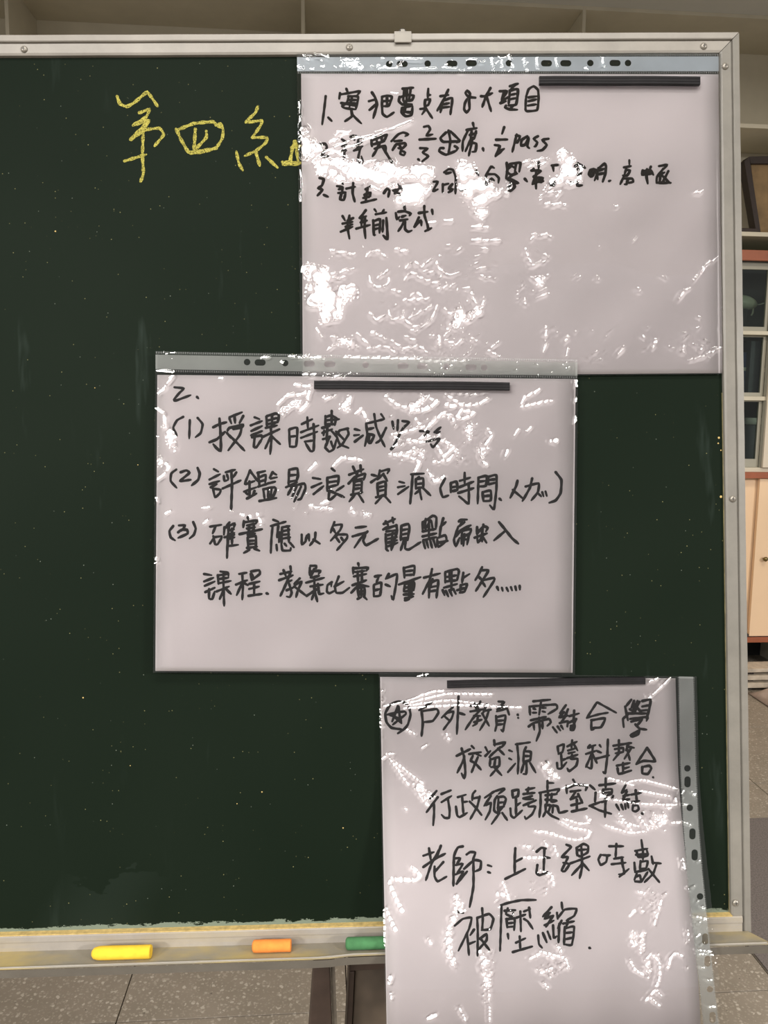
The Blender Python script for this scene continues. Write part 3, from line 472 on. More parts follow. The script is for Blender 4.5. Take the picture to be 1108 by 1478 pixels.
LINES_2 = [
 (215,490,3.4625,9,"""45,270 90,220 120,180;35,345 70,370 85,440;640,325 690,280 800,265 825,225;730,225 825,235;800,260 790,310 755,350;870,290 890,255 940,260 880,300;350,190 365,195;40,155 120,165;1030,370 1060,350 1090,400;560,90 600,88;660,110 670,118;700,85 870,90;770,175 830,172;880,180 970,185"""),
 (530,500,3.4625,9,"""85,240 120,225 250,225 345,275;90,245 150,290 200,300 300,250;390,225 520,235;390,235 470,290 540,290 605,262;535,238 590,225;450,350 470,320 535,330 480,360 450,350;290,420 370,335 420,345 430,370;765,295 790,250 860,215;770,300 915,268;130,440 280,400;110,540 250,520;210,480 260,460 300,440;735,440 755,415;1045,170 1045,200;1040,350 1040,380;1042,260 1042,275;600,410 615,430;370,470 400,480 450,520;400,500 450,530;600,470 590,490;800,420 815,405;240,360 260,385;130,500 180,480;300,480 360,440"""),
 (530,500,3.4625,13,"""345,275 300,310 215,325;920,470 945,468;395,288 432,298"""),
 (215,640,3.4625,9,"""50,70 100,120 45,180;80,350 105,335;270,400 290,380;800,310 850,320;540,350 560,400;800,130 830,95;920,110 960,70 1060,80;1010,320 1025,350;35,270 40,290;30,600 35,570;265,322 300,318;460,355 475,360;870,320 910,325;860,300 890,290;500,360 510,370"""),
 (530,600,3.4625,9,"""110,190 200,200 260,230 240,280;260,120 300,100 330,110;350,150 380,200 430,160;330,230 400,220 440,180;560,170 580,230 600,245;590,130 600,160;500,60 510,120;690,200 700,170;620,100 590,140;200,120 280,130 340,100;230,160 290,180;120,90 160,120;300,270 340,330 380,300"""),
]
BLOBS_2 = [
 (215,490,3.4625,"""75,430 110,450 130,490 125,550 100,540;650,370 700,320 760,305 720,340 670,375;1000,265 1020,270 990,360 950,340"""),
 (530,500,3.4625,"""200,290 290,250 260,300 210,330;490,410 525,375 520,450 505,450;560,510 590,500 580,550"""),
 (215,640,3.4625,"""45,60 75,90 60,120 45,110;1070,345 1105,345 1100,365 1080,360"""),
 (560,640,5.54,"""240,60 290,70 280,110 250,100""")]
SPARK_2 = [(560,600,660,670,55),(230,500,250,520,6),(420,700,520,740,14),(380,700,430,730,10),(660,600,700,670,10),(600,520,830,545,22),(430,508,600,516,30),(430,536,520,545,16),(225,560,228,700,4),(330,730,380,760,6)]
LINES_3 = [
 (540,960,4.2615,9,"""50,255 200,220 350,165 460,155;180,240 450,175 720,178;200,250 460,215 740,250;180,265 500,245 900,260;290,510 320,490;50,575 80,545 120,545;95,570 300,730;95,575 210,735;250,760 330,860;200,395 250,425;990,1020 1100,1035;265,70 330,55;440,410 460,460;190,870 195,885;35,270 38,380"""),
 (780,960,4.2615,8,"""690,180 800,75;665,180 685,215;640,110 720,80;410,690 520,720 630,705 840,760;520,720 570,740;600,770 790,805;420,820 600,850 830,860 830,820;130,760 210,730 290,740;400,985 550,1030 660,1020;480,960 600,990;770,960 850,968;770,880 800,880;120,960 200,1000 300,1020 290,1060 200,1075 0,1020;140,945 250,975 305,965 280,930;480,910 560,1020;600,920 660,1010;870,790 880,770;870,850 900,860;930,780 950,800;870,960 920,980"""),
 (540,1200,4.2615,14,"""230,220 280,270 250,300 110,295 95,330 170,490;70,480 125,600;760,385 820,395;330,1150 380,1130;90,930 100,900"""),
 (540,1200,4.2615,9,"""790,310 830,420;705,960 710,1170;920,160 1050,160;920,90 960,95;330,660 350,690;100,1000 105,1030;60,480 62,700;520,1080 560,1160;960,780 1040,745 1100,780;1000,850 1040,860;1040,930 1070,960"""),
 (780,1200,4.2615,9,"""550,520 580,490;700,570 740,425;550,790 580,850 630,880;725,760 735,880 715,950;785,840 800,780 830,750 870,765;650,790 680,755 720,790;680,1000 710,975 740,1010;650,1040 670,1020 730,1070;0,740 80,760 150,780 170,830;100,700 130,740;600,370 640,380;0,240 70,270 80,330;0,870 70,840;875,170 885,230;950,520 1020,540;970,730 1050,740;980,755 1060,760;960,650 980,630;990,835 1010,840;1030,915 1050,915;1040,1080 1075,1078;905,610 910,640;80,90 105,150;20,60 40,90"""),
]
BLOBS_3 = [
 (540,960,4.2615,"""245,735 280,740 370,810 330,830;1040,600 1060,600 1110,690 1080,700"""),
 (780,960,4.2615,"""690,940 760,910 770,960 700,1000 660,1010;330,770 390,790 430,820 380,820;10,600 30,600 110,690 80,700"""),
 (540,1200,4.2615,"""500,400 530,420 550,490 510,500 480,570 470,640 480,760 500,850 470,820 435,680 440,630 480,520;650,740 690,800 710,870 705,960 680,940 660,850"""),
 (780,1200,4.2615,"""555,615 585,620 590,690 570,715 555,680;615,625 640,620 630,740 615,750;640,800 670,800 680,860 660,895""")]
SPARK_3 = [(692,1370,712,1450,40),(780,1390,820,1410,20),(900,1150,990,1200,20),(920,1280,960,1320,14),(760,1215,800,1290,16),(985,1240,1035,1400,26),(545,990,552,1070,10),(690,1290,790,1350,10)]
random.seed(4); rng = np.random.default_rng(7)
# ================================================================== room shell
def struct(name, mb, mat, **k): return tag(mb.build(name, mat, **k), kind='structure')
YF, YB = 3.40, 3.72                     # front and back of the built-in shelving
floor = struct('floor', MB().box(-3.2, 3.4, -2.6, 4.2, -0.05, -0.004), MAT['grout'])
TS = 0.455; X0, Y0 = -0.400, 1.465
tile_me = None
for i in range(-5, 7):
    for j in range(-3, 6):
        x, y = X0 + i*TS, Y0 + j*TS
        if y > 3.9: continue
        if tile_me is None:
            o = MB().box(0.0012, TS-0.0012, 0.0012, TS-0.0012, -0.004, 0.0).build('floor_tile', MAT['terrazzo'], bevel=0.0006); tile_me = o.data
        else:
            o = bpy.data.objects.new('floor_tile', tile_me); C.objects.link(o)
        o.parent = floor; o.location = (x, y, 0)
struct('wall_back', MB().box(-3.2, 3.4, YB+0.03, YB+0.15, -0.05, CEIL+0.1), MAT['wall'])
ZT = 2.8405
struct('ceiling', MB().box(-3.2, 3.4, -2.6, YB+0.15, ZT, ZT+0.08), MAT['ceiling'])

# ================================================================== built-in shelving
XU = [-2.345, -1.2067, -0.0690, 1.0713, 2.209, 3.34]
TU = 0.014
shelf_z = {'top': (2.826, ZT), 'A': (2.396, 2.413), 'B': (1.957, 1.975), 'C': (1.544, 1.560), 'D': (1.2606, 1.2787), 'E': (0.945, 0.9647)}
bc = empty('wall_bookcase', Matrix.Translation((0.5, YF, 0)), 'tall built-in cream bookcase with shelves, glazed doors and peach cupboard doors along the back wall', 'bookcase')
OFF = Vector((-0.5, -YF, 0))
def bpart(name, mb, mat, parent=None, **k):
    o = mb.build(name, mat, parent or bc, **k)
    if parent is None: o.location = OFF
    return o
for x in XU: bpart('upright', MB().box(x-TU/2, x+TU/2, YF, YB, 0.0, ZT), MAT['cream'], bevel=0.001)
for k in range(5):
    a, b = XU[k]+TU/2, XU[k+1]-TU/2
    for nm, (z0, z1) in shelf_z.items():
        yf = YF
        if nm in 'DE' : yf = YF+0.012
        bpart('shelf', MB().box(a, b, yf, YB, z0, z1), MAT['cream'], bevel=0.001)
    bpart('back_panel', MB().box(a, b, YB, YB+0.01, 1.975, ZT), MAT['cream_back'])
    bpart('back_panel', MB().box(a, b, YB, YB+0.01, 0.0, 1.957), MAT['dark'])  # dark colour stands in for shade inside the enclosed shelves
    bpart('trim_rail', MB().box(a, b, YF-0.006, YF+0.014, 1.856, 1.899), MAT['brown'], bevel=0.001)
    bpart('trim_rail', MB().box(a, b, YF-0.010, YF+0.03, 0.918, 0.945), MAT['brown'], bevel=0.001)
    bpart('trim_rail', MB().box(a, b, YF-0.004, YF+0.03, 0.164, 0.187), MAT['brown'], bevel=0.001)
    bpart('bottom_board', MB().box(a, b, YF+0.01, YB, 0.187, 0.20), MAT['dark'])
XD = 1.9585                              # meeting edge of the doors seen beside the board
def frame_door(x0, x1, z0, z1, rt, rb, y, st=0.022):
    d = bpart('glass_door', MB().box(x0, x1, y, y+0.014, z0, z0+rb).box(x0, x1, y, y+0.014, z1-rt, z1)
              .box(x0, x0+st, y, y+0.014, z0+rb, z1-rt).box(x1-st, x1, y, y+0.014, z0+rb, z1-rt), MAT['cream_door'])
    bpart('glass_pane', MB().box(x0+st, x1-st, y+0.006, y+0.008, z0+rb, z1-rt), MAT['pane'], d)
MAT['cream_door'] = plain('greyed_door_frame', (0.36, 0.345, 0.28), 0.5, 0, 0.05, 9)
rows = [(1.560, 1.856, 0.030, 0.020), (1.2787, 1.544, 0.006, 0.016), (0.9647, 1.2606, 0.004, 0.036)]
for k in range(5):
    a, b = XU[k]+TU/2, XU[k+1]-TU/2
    mid = XD if k == 3 else (a+b)/2
    for r, (z0, z1, rt, rb) in enumerate(rows):
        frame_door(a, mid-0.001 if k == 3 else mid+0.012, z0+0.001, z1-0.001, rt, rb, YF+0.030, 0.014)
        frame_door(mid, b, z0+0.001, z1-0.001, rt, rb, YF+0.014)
    for (x0, x1, y, m) in ((a, mid+0.03, YF+0.030, 'peach_back'), (mid, b, YF+0.006, 'peach')):
        if m == 'peach_back': m = 'peach'
        d = bpart('cupboard_door', MB().box(x0, x1, y, y+0.018, 0.191, 0.916), MAT[m], bevel=0.0015)
        kx = (x0+0.042) if x0 == mid else (x0+0.08)
        bpart('knob', MB().lathe([(0.004, 0.0), (0.004, -0.010), (0.010, -0.014), (0.011, -0.020), (0.007, -0.025)], (kx, y, 0.553), 'y', 14), MAT['knob'], d, smooth=True)
# white door leaf standing beside the glazed part
WD = MB().box(XD+0.0025, XD+0.235, YF-0.004, YF+0.010, 0.9655, 1.5430)
bpart('white_panel', WD, MAT['peach_white'] if 'peach_white' in MAT else plain('warm_white_panel', (0.66, 0.58, 0.46), 0.5, 0, 0.03, 6), bevel=0.001)

# ---- things on the shelves, seen past the right edge of the board
def p3(px, py, y): return on_y(px, py, y)
def slab(pts, y, t):
    lo = [p3(*p, y) for p in pts]; hi = [q + np.array((0, t, 0)) for q in lo]; return lo, hi
base = p3(1092, 331, 3.45)
pf = empty('framed_picture', Matrix.Translation((float(base[0]), 3.47, 1.976)), 'dark brown wooden frame with tan picture leaning on the open shelf right of the board', 'picture frame')
def rel(o, e): o.location = -Vector(e.matrix_world.translation); return o
zf = 1.9765
def P3(px, py, y):                      # keep feet on the shelf
    q = p3(px, py, y); q[2] = max(q[2], zf); return q
def poly(pts, y, t, name, mat, parent):
    lo = [P3(*p, y) for p in pts]; hi = [q + np.array((0, t, 0)) for q in lo]
    return rel(MB().prism(lo, hi).build(name, mat, parent), pf)
poly([(1074, 233), (1081, 226), (1098, 338), (1091.5, 338)], 3.46, 0.05, 'stile', MAT['dark_frame'], pf)
poly([(1081, 226), (1180, 223), (1180, 236), (1083, 236)], 3.465, 0.045, 'top_rail', MAT['dark_frame'], pf)
poly([(1083, 236), (1180, 236), (1180, 338), (1097, 338)], 3.480, 0.012, 'picture', MAT['tan'], pf)
q0, q1 = p3(1058, 338, 3.44), p3(1090.5, 338, 3.44)
tr_ = MB().box(q0[0]-0.12, q1[0]-0.004, 3.42, 3.455, zf, zf+0.018).build('document_tray', MAT['dark_frame'], bevel=0.002)
tag(tr_, 'flat black case lying on the shelf left of the leaning dark frame', 'case')
# off-white oval shell with a cord behind glass
c = p3(1070, 437.5, 3.52)
sh = empty('oval_shell', Matrix.Translation((float(c[0]), 3.52, 1.561)), 'off-white oval plastic shell with thin cord behind the upper cabinet glass', 'plastic shell')
zc = c[2] - 1.561
o = MB().lathe([(0.004, -0.001), (0.02, 0.0), (0.030, 0.03), (0.032, zc-0.03)], (-0.005, 0.0, 0.001), 'z', 12).build('foot', MAT['dark'], sh, smooth=True)
me = bpy.data.meshes.new('shell'); bm = bmesh.new(); bmesh.ops.create_uvsphere(bm, u_segments=24, v_segments=14, radius=1.0)
for v in bm.verts:
    v.co = Vector((v.co.x*0.072, v.co.y*0.035, v.co.z*(0.036 if v.co.z > 0 else 0.030) - 0.10*abs(v.co.x)*0.0 - 0.006*v.co.x))
bm.to_mesh(me); bm.free(); o = link_mesh('shell', me, MAT['white_plastic'], sh, True); o.location = (0, 0, zc)
e1 = p3(1108, 435, 3.52) - c
MB().tube([(0.065, 0, zc-0.006), (0.085, 0, zc-0.004), (0.11, 0, zc+0.004), (e1[0]+0.05, 0, zc+0.008)], 0.0022).build('cord', MAT['white_plastic'], sh, smooth=True)
MB().tube([(0.050, -0.01, zc-0.024), (0.046, -0.015, zc-0.045), (0.040, -0.015, zc-0.055)], 0.004).build('switch_tail', MAT['white_plastic'], sh, smooth=True)
def shelf_box(px0, px1, py0, py1, y, zb, name, mat, label, cat, d=0.10, band=None, group=None):
    a = p3(px0, py0, y); b = p3(px1, py1, y); zt = a[2]
    e = empty(name, Matrix.Translation(((a[0]+b[0])/2, y, zb)), label, cat, group)
    w = (b[0]-a[0])/2
    MB().box(-w, w, 0, d, 0.0006, zt-zb).build('body', mat, e, bevel=0.003)
    if band:
        z0 = p3(px0, band[1], y)[2]-zb; z1 = p3(px0, band[0], y)[2]-zb
        MB().box(-w*0.9, w*0.9, -0.0015, 0.001, z0, z1).build('label_band', MAT['white_label'], e)
shelf_box(1060, 1076, 508, 548, 3.50, 1.2787, 'file_box', MAT['blue'], 'dark blue box with pale band on the middle glazed shelf, nearer the board', 'box', band=(530, 535))
shelf_box(1098, 1113, 505, 548, 3.50, 1.2787, 'file_box', MAT['blue'], 'dark blue box with pale band on the middle glazed shelf, farther right', 'box', band=(531, 537))
MAT['grey_card'] = plain('slate_grey_card', (0.085, 0.085, 0.10), 0.5)
shelf_box(1084, 1094.5, 492, 548, 3.47, 1.2787, 'document_file', MAT['grey_card'], 'tall slate grey file between two blue boxes behind glass', 'file')
shelf_box(1060, 1082, 510, 548, 3.60, 1.2787, 'storage_box', MAT['orange_card'], 'dull red-brown box at the back of the middle glazed shelf', 'box', d=0.08)
shelf_box(1063, 1092, 618, 662, 3.52, 0.9647, 'storage_bag', MAT['blue'], 'navy blue packed box on the lowest glazed shelf', 'box', band=(645, 652))
jb = p3(1082, 617, 3.50)
je = empty('lidded_jar', Matrix.Translation((float(jb[0]), 3.475, 0.9647)), 'jar with a broad white lid on the lowest glazed shelf', 'jar')
zt = p3(1082, 603, 3.475)[2] - 0.9647
MB().lathe([(0.030, 0.001), (0.034, 0.01), (0.034, zt-0.035), (0.028, zt-0.030)], (0, 0, 0), 'z', 18).build('body', MAT['grey_card'], je, smooth=True)
MB().lathe([(0.028, zt-0.030), (0.037, zt-0.028), (0.037, zt-0.004), (0.034, zt)], (0, 0, 0), 'z', 18).build('lid', MAT['white_label'], je, smooth=True)

# planks and crumpled wrapping on the floor in front of the cupboards
pz = [(0.012, 0.034), (0.046, 0.066), (0.080, 0.096)]
for k, (z0, z1) in enumerate(pz):
    o = MB().box(-0.55, 0.55, -0.05, 0.05, 0.0, z1-z0).build('wooden_plank', MAT['plank'], bevel=0.002)
    o.location = (2.25+0.02*k, 3.26+0.015*k, z0); o.rotation_euler = (0, 0, 0.03*(k-1))
    tag(o, ['pale board lowest of three lying flat before the cupboards', 'pale board in the middle of three stacked before the cupboards', 'pale board on top of three stacked before the cupboards'][k], 'board', 'boards stacked before the cupboards')
sp = None
for zz, hh in ((0.0005, 0.0112), (0.0345, 0.0113), (0.0665, 0.0133)):
    for x in (1.88, 2.66):
        o = MB().box(-0.02, 0.02, -0.03, 0.03, 0.0, hh).build('spacer_block', MAT['dark_frame'], bevel=0.001); o.location = (x, 3.275, zz)
        tag(o, 'dark spacer block %s, at the %s end' % ({0.0005: 'under the lowest pale board', 0.0345: 'between lowest and middle pale boards', 0.0665: 'between middle and top pale boards'}[zz], 'left' if x < 2 else 'right'), 'block', 'spacer blocks between the boards')
def crumple(nx, ny, w, d, h, seed):
    r = np.random.default_rng(seed); vs = []; fs = []
    ph = r.uniform(0, 6, 12)
    for j in range(ny+1):
        for i in range(nx+1):
            x, y = (i/nx-0.5), (j/ny-0.5); e = (1-(2*x)**4)*(1-(2*y)**4)
            z = h*e*(0.45+0.25*abs(math.sin(9*x+4*y+ph[0]))+0.30*abs(math.sin(-6*x+11*y+ph[1]))) + 0.003
            vs.append((x*w, y*d + 0.02*math.sin(7*x+ph[2]), z))
    for j in range(ny):
        for i in range(nx): a = j*(nx+1)+i; fs.append((a, a+1, a+nx+2, a+nx+1))
    return vs, fs
vs, fs = crumple(28, 16, 0.75, 0.30, 0.085, 3)
o = link_mesh('wrapping_sheet', mesh_from('wrapping_sheet', vs, fs), MAT['cloth'], None, True)
sm = o.modifiers.new('thick', 'SOLIDIFY'); sm.thickness = 0.002; sm.offset = 1
o.location = (2.22, 3.02, 0.0); tag(o, 'crumpled pinkish sheet lying on the floor before the cupboards', 'sheet')
# thin dark grey slab on the floor, right of the terrazzo tiles
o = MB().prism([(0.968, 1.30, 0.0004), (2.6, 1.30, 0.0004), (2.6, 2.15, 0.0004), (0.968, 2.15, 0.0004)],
               [(0.968, 1.30, 0.004), (2.6, 1.30, 0.004), (2.6, 2.15, 0.004), (0.968, 2.15, 0.004)]).build('floor_slab', MAT['mat'])
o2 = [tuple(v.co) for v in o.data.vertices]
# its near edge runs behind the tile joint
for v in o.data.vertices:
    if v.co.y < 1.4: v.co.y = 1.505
tag(o, 'flat dark grey slab on the floor right of the chalkboard', 'mat')

# ================================================================== the chalkboard
UR = float(pix2loc(1066.5, 46, 0.006)[0]); UL = UR - 1.52; VT = float(pix2loc(1000, 46.5, 0.006)[1])
ub, vb = (UL+UR)/2, -0.4366
foot = OB + RB @ np.array((ub, vb, 0.0)); foot[2] = 0
mb_ = np.eye(4); mb_[:3, :3] = RB; mb_[:3, 3] = foot
board = empty('chalkboard', Matrix.Translation(Vector(foot)), 'green chalkboard in a scuffed cream metal frame with chalk tray, on brown legs', 'chalkboard')
BM = Matrix.Translation(Vector(foot)).inverted() @ board_matrix()
def on_board(o):                        # child whose mesh is in the board's own coordinates
    o.matrix_local = BM; return o
def bd(name, mb, mat, parent=board, **k):
    o = mb.build(name, mat, parent, **k)
    if parent is board: on_board(o)
    return o
RW = 0.0195
bd('board_surface', MB().box(UL+0.012, UR-0.012, V_BOT-0.005, VT-0.012, -0.012, 0.0), MAT['board'])
bd('backing_sheet', MB().box(UL+0.005, UR-0.005, V_BOT-0.005, VT-0.005, -0.019, -0.013), MAT['leg'])
# frame profile: distance from the outer edge, height above the board face
PROF = [(0, -0.020), (0, 0.0056), (0.0058, 0.0062), (0.0066, 0.0056), (0.0069, 0.0030), (0.0078, 0.0030), (0.0082, 0.0046), (0.0170, 0.0044), (0.0190, 0.0034), (RW, 0.0005), (RW, -0.020)]
def rail(name, A, B, mat, bits=60):
    """A(d), B(d): end points of the profile line at distance d from the outer edge"""
    m = MB(); n = len(PROF); vs = []; fs = []
    for i in range(bits+1):
        for (d, z) in PROF:
            a, b = A(d), B(d); t = i/bits
            w = 0.00008*math.sin(i*1.7+d*900)*(0 < i < bits)
            vs.append((a[0]+(b[0]-a[0])*t + w, a[1]+(b[1]-a[1])*t + w, z))
    for i in range(bits):
        for k in range(n): fs.append((i*n+k, i*n+(k+1) % n, (i+1)*n+(k+1) % n, (i+1)*n+k))
    fs.append(tuple(range(n))[::-1]); fs.append(tuple(range(bits*n, (bits+1)*n)))
    return bd(name, m.add(vs, fs), mat)
rail('top_rail', lambda d: (UL+d+0.0002, VT-d), lambda d: (UR-d-0.00035, VT-d), MAT['rail'])
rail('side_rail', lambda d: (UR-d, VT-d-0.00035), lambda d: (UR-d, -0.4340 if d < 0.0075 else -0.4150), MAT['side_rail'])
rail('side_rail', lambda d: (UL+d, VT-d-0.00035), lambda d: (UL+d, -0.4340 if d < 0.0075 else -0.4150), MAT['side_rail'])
VI = V_BOT                               # upper edge of the bottom rail
m = MB()
prof = [(VI, -0.012), (VI, 0.0068), (VI-0.0012, 0.0078), (VI-0.0060, 0.0080), (VI-0.0066, 0.0068), (VI-0.0090, 0.0068), (-0.4320, 0.0068), (-0.4320, -0.012)]
m.prism([(UL+0.009, v, z) for v, z in prof], [(UR-0.0095, v, z) for v, z in prof])
bd('bottom_rail', m, MAT['bottom_rail'])
bd('dust_line', MB().box(UL+RW, UR-RW, VI+0.0001, VI+0.0009, 0.0, 0.0076), MAT['yellow_dust'])
bd('dust_line', MB().box(UR-RW-0.0007, UR-RW-0.0001, V_BOT+0.001, 0.115, 0.0, 0.0008), MAT['faint_dust'])
# tray: floor plate, turned-down lip with a dent bent upward
m = MB(); N = 90; top = []; 
LIP_V = float(pix2loc(250, 1389, 0.029)[1])
def lipv(u):
    u_px = loc2pix(u, -0.431, 0.029)[0]
    b = 0.0022*max(0, min(1, (u_px-470)/35.0))*max(0, min(1, (640-u_px)/60.0))
    return LIP_V + 0.0045*(u+0.21) + b
vs = []; fs = []
for i in range(N+1):
    t = i/N; u = UL+0.004 + (UR-0.004-UL-0.004)*t
    uo = u + (0.013 if i == N else 0)
    v1 = lipv(u); v0 = -0.4286
    for (uu, v, z) in ((u, v0, 0.0068), (uo*0.999, v1-0.0008, 0.027), (uo, v1, 0.0282), (uo, v1+0.0003, 0.0292), (uo, v1-0.0008, 0.0298), (uo, v1-0.0016, 0.0296), (uo, v1-0.0022, 0.0290), (uo, v1-0.0018, 0.0275), (u, v0-0.0012, 0.0068)):
        vs.append((uu, v, z))
n = 9
for i in range(N):
    for k in range(n): fs.append((i*n+k, i*n+(k+1) % n, (i+1)*n+(k+1) % n, (i+1)*n+k))
fs.append(tuple(range(n))[::-1]); fs.append(tuple(range(N*n, (N+1)*n)))
bd('chalk_tray', m.add(vs, fs), MAT['tray'])
# turned-down lip, leaning back under the tray
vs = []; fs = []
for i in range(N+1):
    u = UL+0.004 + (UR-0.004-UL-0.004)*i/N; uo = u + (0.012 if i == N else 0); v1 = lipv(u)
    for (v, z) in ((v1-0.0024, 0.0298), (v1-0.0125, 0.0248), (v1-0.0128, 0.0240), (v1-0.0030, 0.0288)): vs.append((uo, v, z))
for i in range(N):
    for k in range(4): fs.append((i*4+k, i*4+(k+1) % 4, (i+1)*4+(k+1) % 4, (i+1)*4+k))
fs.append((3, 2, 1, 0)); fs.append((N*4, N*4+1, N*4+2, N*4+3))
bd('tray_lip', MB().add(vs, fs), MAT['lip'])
# worn bright edge of the tray
m = MB(); vs = []
for i in range(N+1):
    u = UL+0.004 + (UR+0.004-UL-0.004)*i/N; vs.append((u, lipv(u)+0.0004, 0.0294))
bd('tray_edge', m.tube(vs, 0.0007, 6), MAT['clip'])
# screws
for (px, py, dk) in ((34, 70, 0), (504, 67, 1), (1016, 65.5, 1), (1047, 94.5, 1), (1058, 720, 0), (1062, 1304, 1)):
    u, v = pix2loc(px, py, 0.006); u, v = float(u), float(v)
    s = bd('screw', MB().lathe([(0.0034, 0), (0.0034, 0.0006), (0.0026, 0.0018), (0.0010, 0.0022)], (u, v, 0.0044), 'z', 16), MAT['screw'], smooth=True)
    h = MB().box(u-0.0016, u+0.0016, v-0.0003, v+0.0003, 0.0062, 0.0067).box(u-0.0003, u+0.0003, v-0.0016, v+0.0016, 0.0062, 0.0067).build('screw_slot', MAT['screw_dark'], s)
# hanging clip on the top rail
u0, v0 = map(float, pix2loc(569, 61, 0.0075)); u1, v1 = map(float, pix2loc(593.5, 46, 0.0075))
cl = bd('hanging_clip', MB().box(u0, u1, v0, v1, 0.0063, 0.0078).box(u0, u1, v1-0.0008, v1+0.0006, -0.012, 0.0078), MAT['clip'], bevel=0.0003)
uc = (u0+u1)/2 + 0.000
pts = [(uc-0.0035, v1-0.002, 0.0), (uc-0.0035, v1+0.003, 0.0)] + [(uc-0.0035*math.cos(a), v1+0.0035+0.0035*math.sin(a), 0.0) for a in np.linspace(0, math.pi, 9)] + [(uc+0.0035, v1-0.002, 0.0)]
MB().tube(pts, 0.0008).build('wire_loop', MAT['screw_dark'], cl, smooth=True)
MB().prism([(uc-0.0024, v1, 0.0052), (uc+0.0024, v1, 0.0052), (uc+0.0018, v1+0.0035, 0.0052), (uc-0.0018, v1+0.0035, 0.0052)],
           [(uc-0.0024, v1, 0.0062), (uc+0.0024, v1, 0.0062), (uc+0.0018, v1+0.0035, 0.0062), (uc-0.0018, v1+0.0035, 0.0062)]).build('hook_tongue', MAT['clip'], cl)
# legs: tapered sheet-steel posts behind the tray, down to the floor
def leg(px_top, px_bot, edge_px, shift):
    """left/right picture x at the tray and at the picture's lower edge"""
    yl = float((OB + RB @ np.array((0.0, vb, -0.02)))[1]) 
    def at(px, py): return on_y(px, py, yl)
    a, b = at(px_top[0], 1397), at(px_top[1], 1397); c, d = at(px_bot[0], 1478), at(px_bot[1], 1478)
    def ext(p, q, z): t = (z-p[2])/(q[2]-p[2]); return p + (q-p)*t
    zt = a[2] + 0.03
    L0, R0, L1, R1 = ext(a, c, zt), ext(b, d, zt), ext(a, c, 0.0), ext(b, d, 0.0)
    sh = np.array((shift, 0, 0)); dp = np.array((0, 0.03, 0))
    f = np.array(foot)
    vsl = [L0+sh-f, R0+sh-f, R0+sh+dp-f, L0+sh+dp-f]; vsh = [L1+sh-f, R1+sh-f, R1+sh+dp-f, L1+sh+dp-f]
    lg = MB().prism(vsl, vsh).build('leg', MAT['leg'], board, bevel=0.001)
    e, g = at(edge_px[0], 1397), at(edge_px[1], 1478)
    E0, E1 = ext(e, g, zt), ext(e, g, 0.0); gap = np.array((0.0006, 0.004, 0))
    MB().prism([R0+sh+gap-f, E0+sh+gap-f, E0+sh+dp-f, R0+sh+gap+dp*0.9-f], [R1+sh+gap-f, E1+sh+gap-f, E1+sh+dp-f, R1+sh+gap+dp*0.9-f]).build('leg_flange', MAT['leg_edge'], lg)
leg((452.2, 475.6), (446.5, 478.8), (482.5, 485.5), 0.0)
leg((452.2, 475.6), (446.5, 478.8), (482.5, 485.5), -0.62)

# ---- pen and chalk strokes
def catmull(P, step):
    P = np.asarray(P, float)
    if len(P) == 2:
        n = max(2, int(np.linalg.norm(P[1]-P[0])/step)); t = np.linspace(0, 1, n+1)[:, None]; return P[0]*(1-t)+P[1]*t
    Q = np.vstack((2*P[0]-P[1], P, 2*P[-1]-P[-2])); out = []
    for i in range(1, len(Q)-2):
        p0, p1, p2, p3_ = Q[i-1:i+3]; n = max(2, int(np.linalg.norm(p2-p1)/step))
        for k in range(n):
            t = k/n; 
            c = 0.5*(2*p1+(p2-p0)*t+(2*p0-5*p1+4*p2-p3_)*t*t+(3*p1-p0-3*p2+p3_)*t**3)
            l = p1*(1-t)+p2*t; out.append(0.45*c+0.55*l)
    out.append(P[-1]); return np.array(out)
def parse(s): 
    return [[tuple(map(float, p.split(','))) for p in st.split()] for st in s.replace('\n', ' ').split(';') if st.strip()]
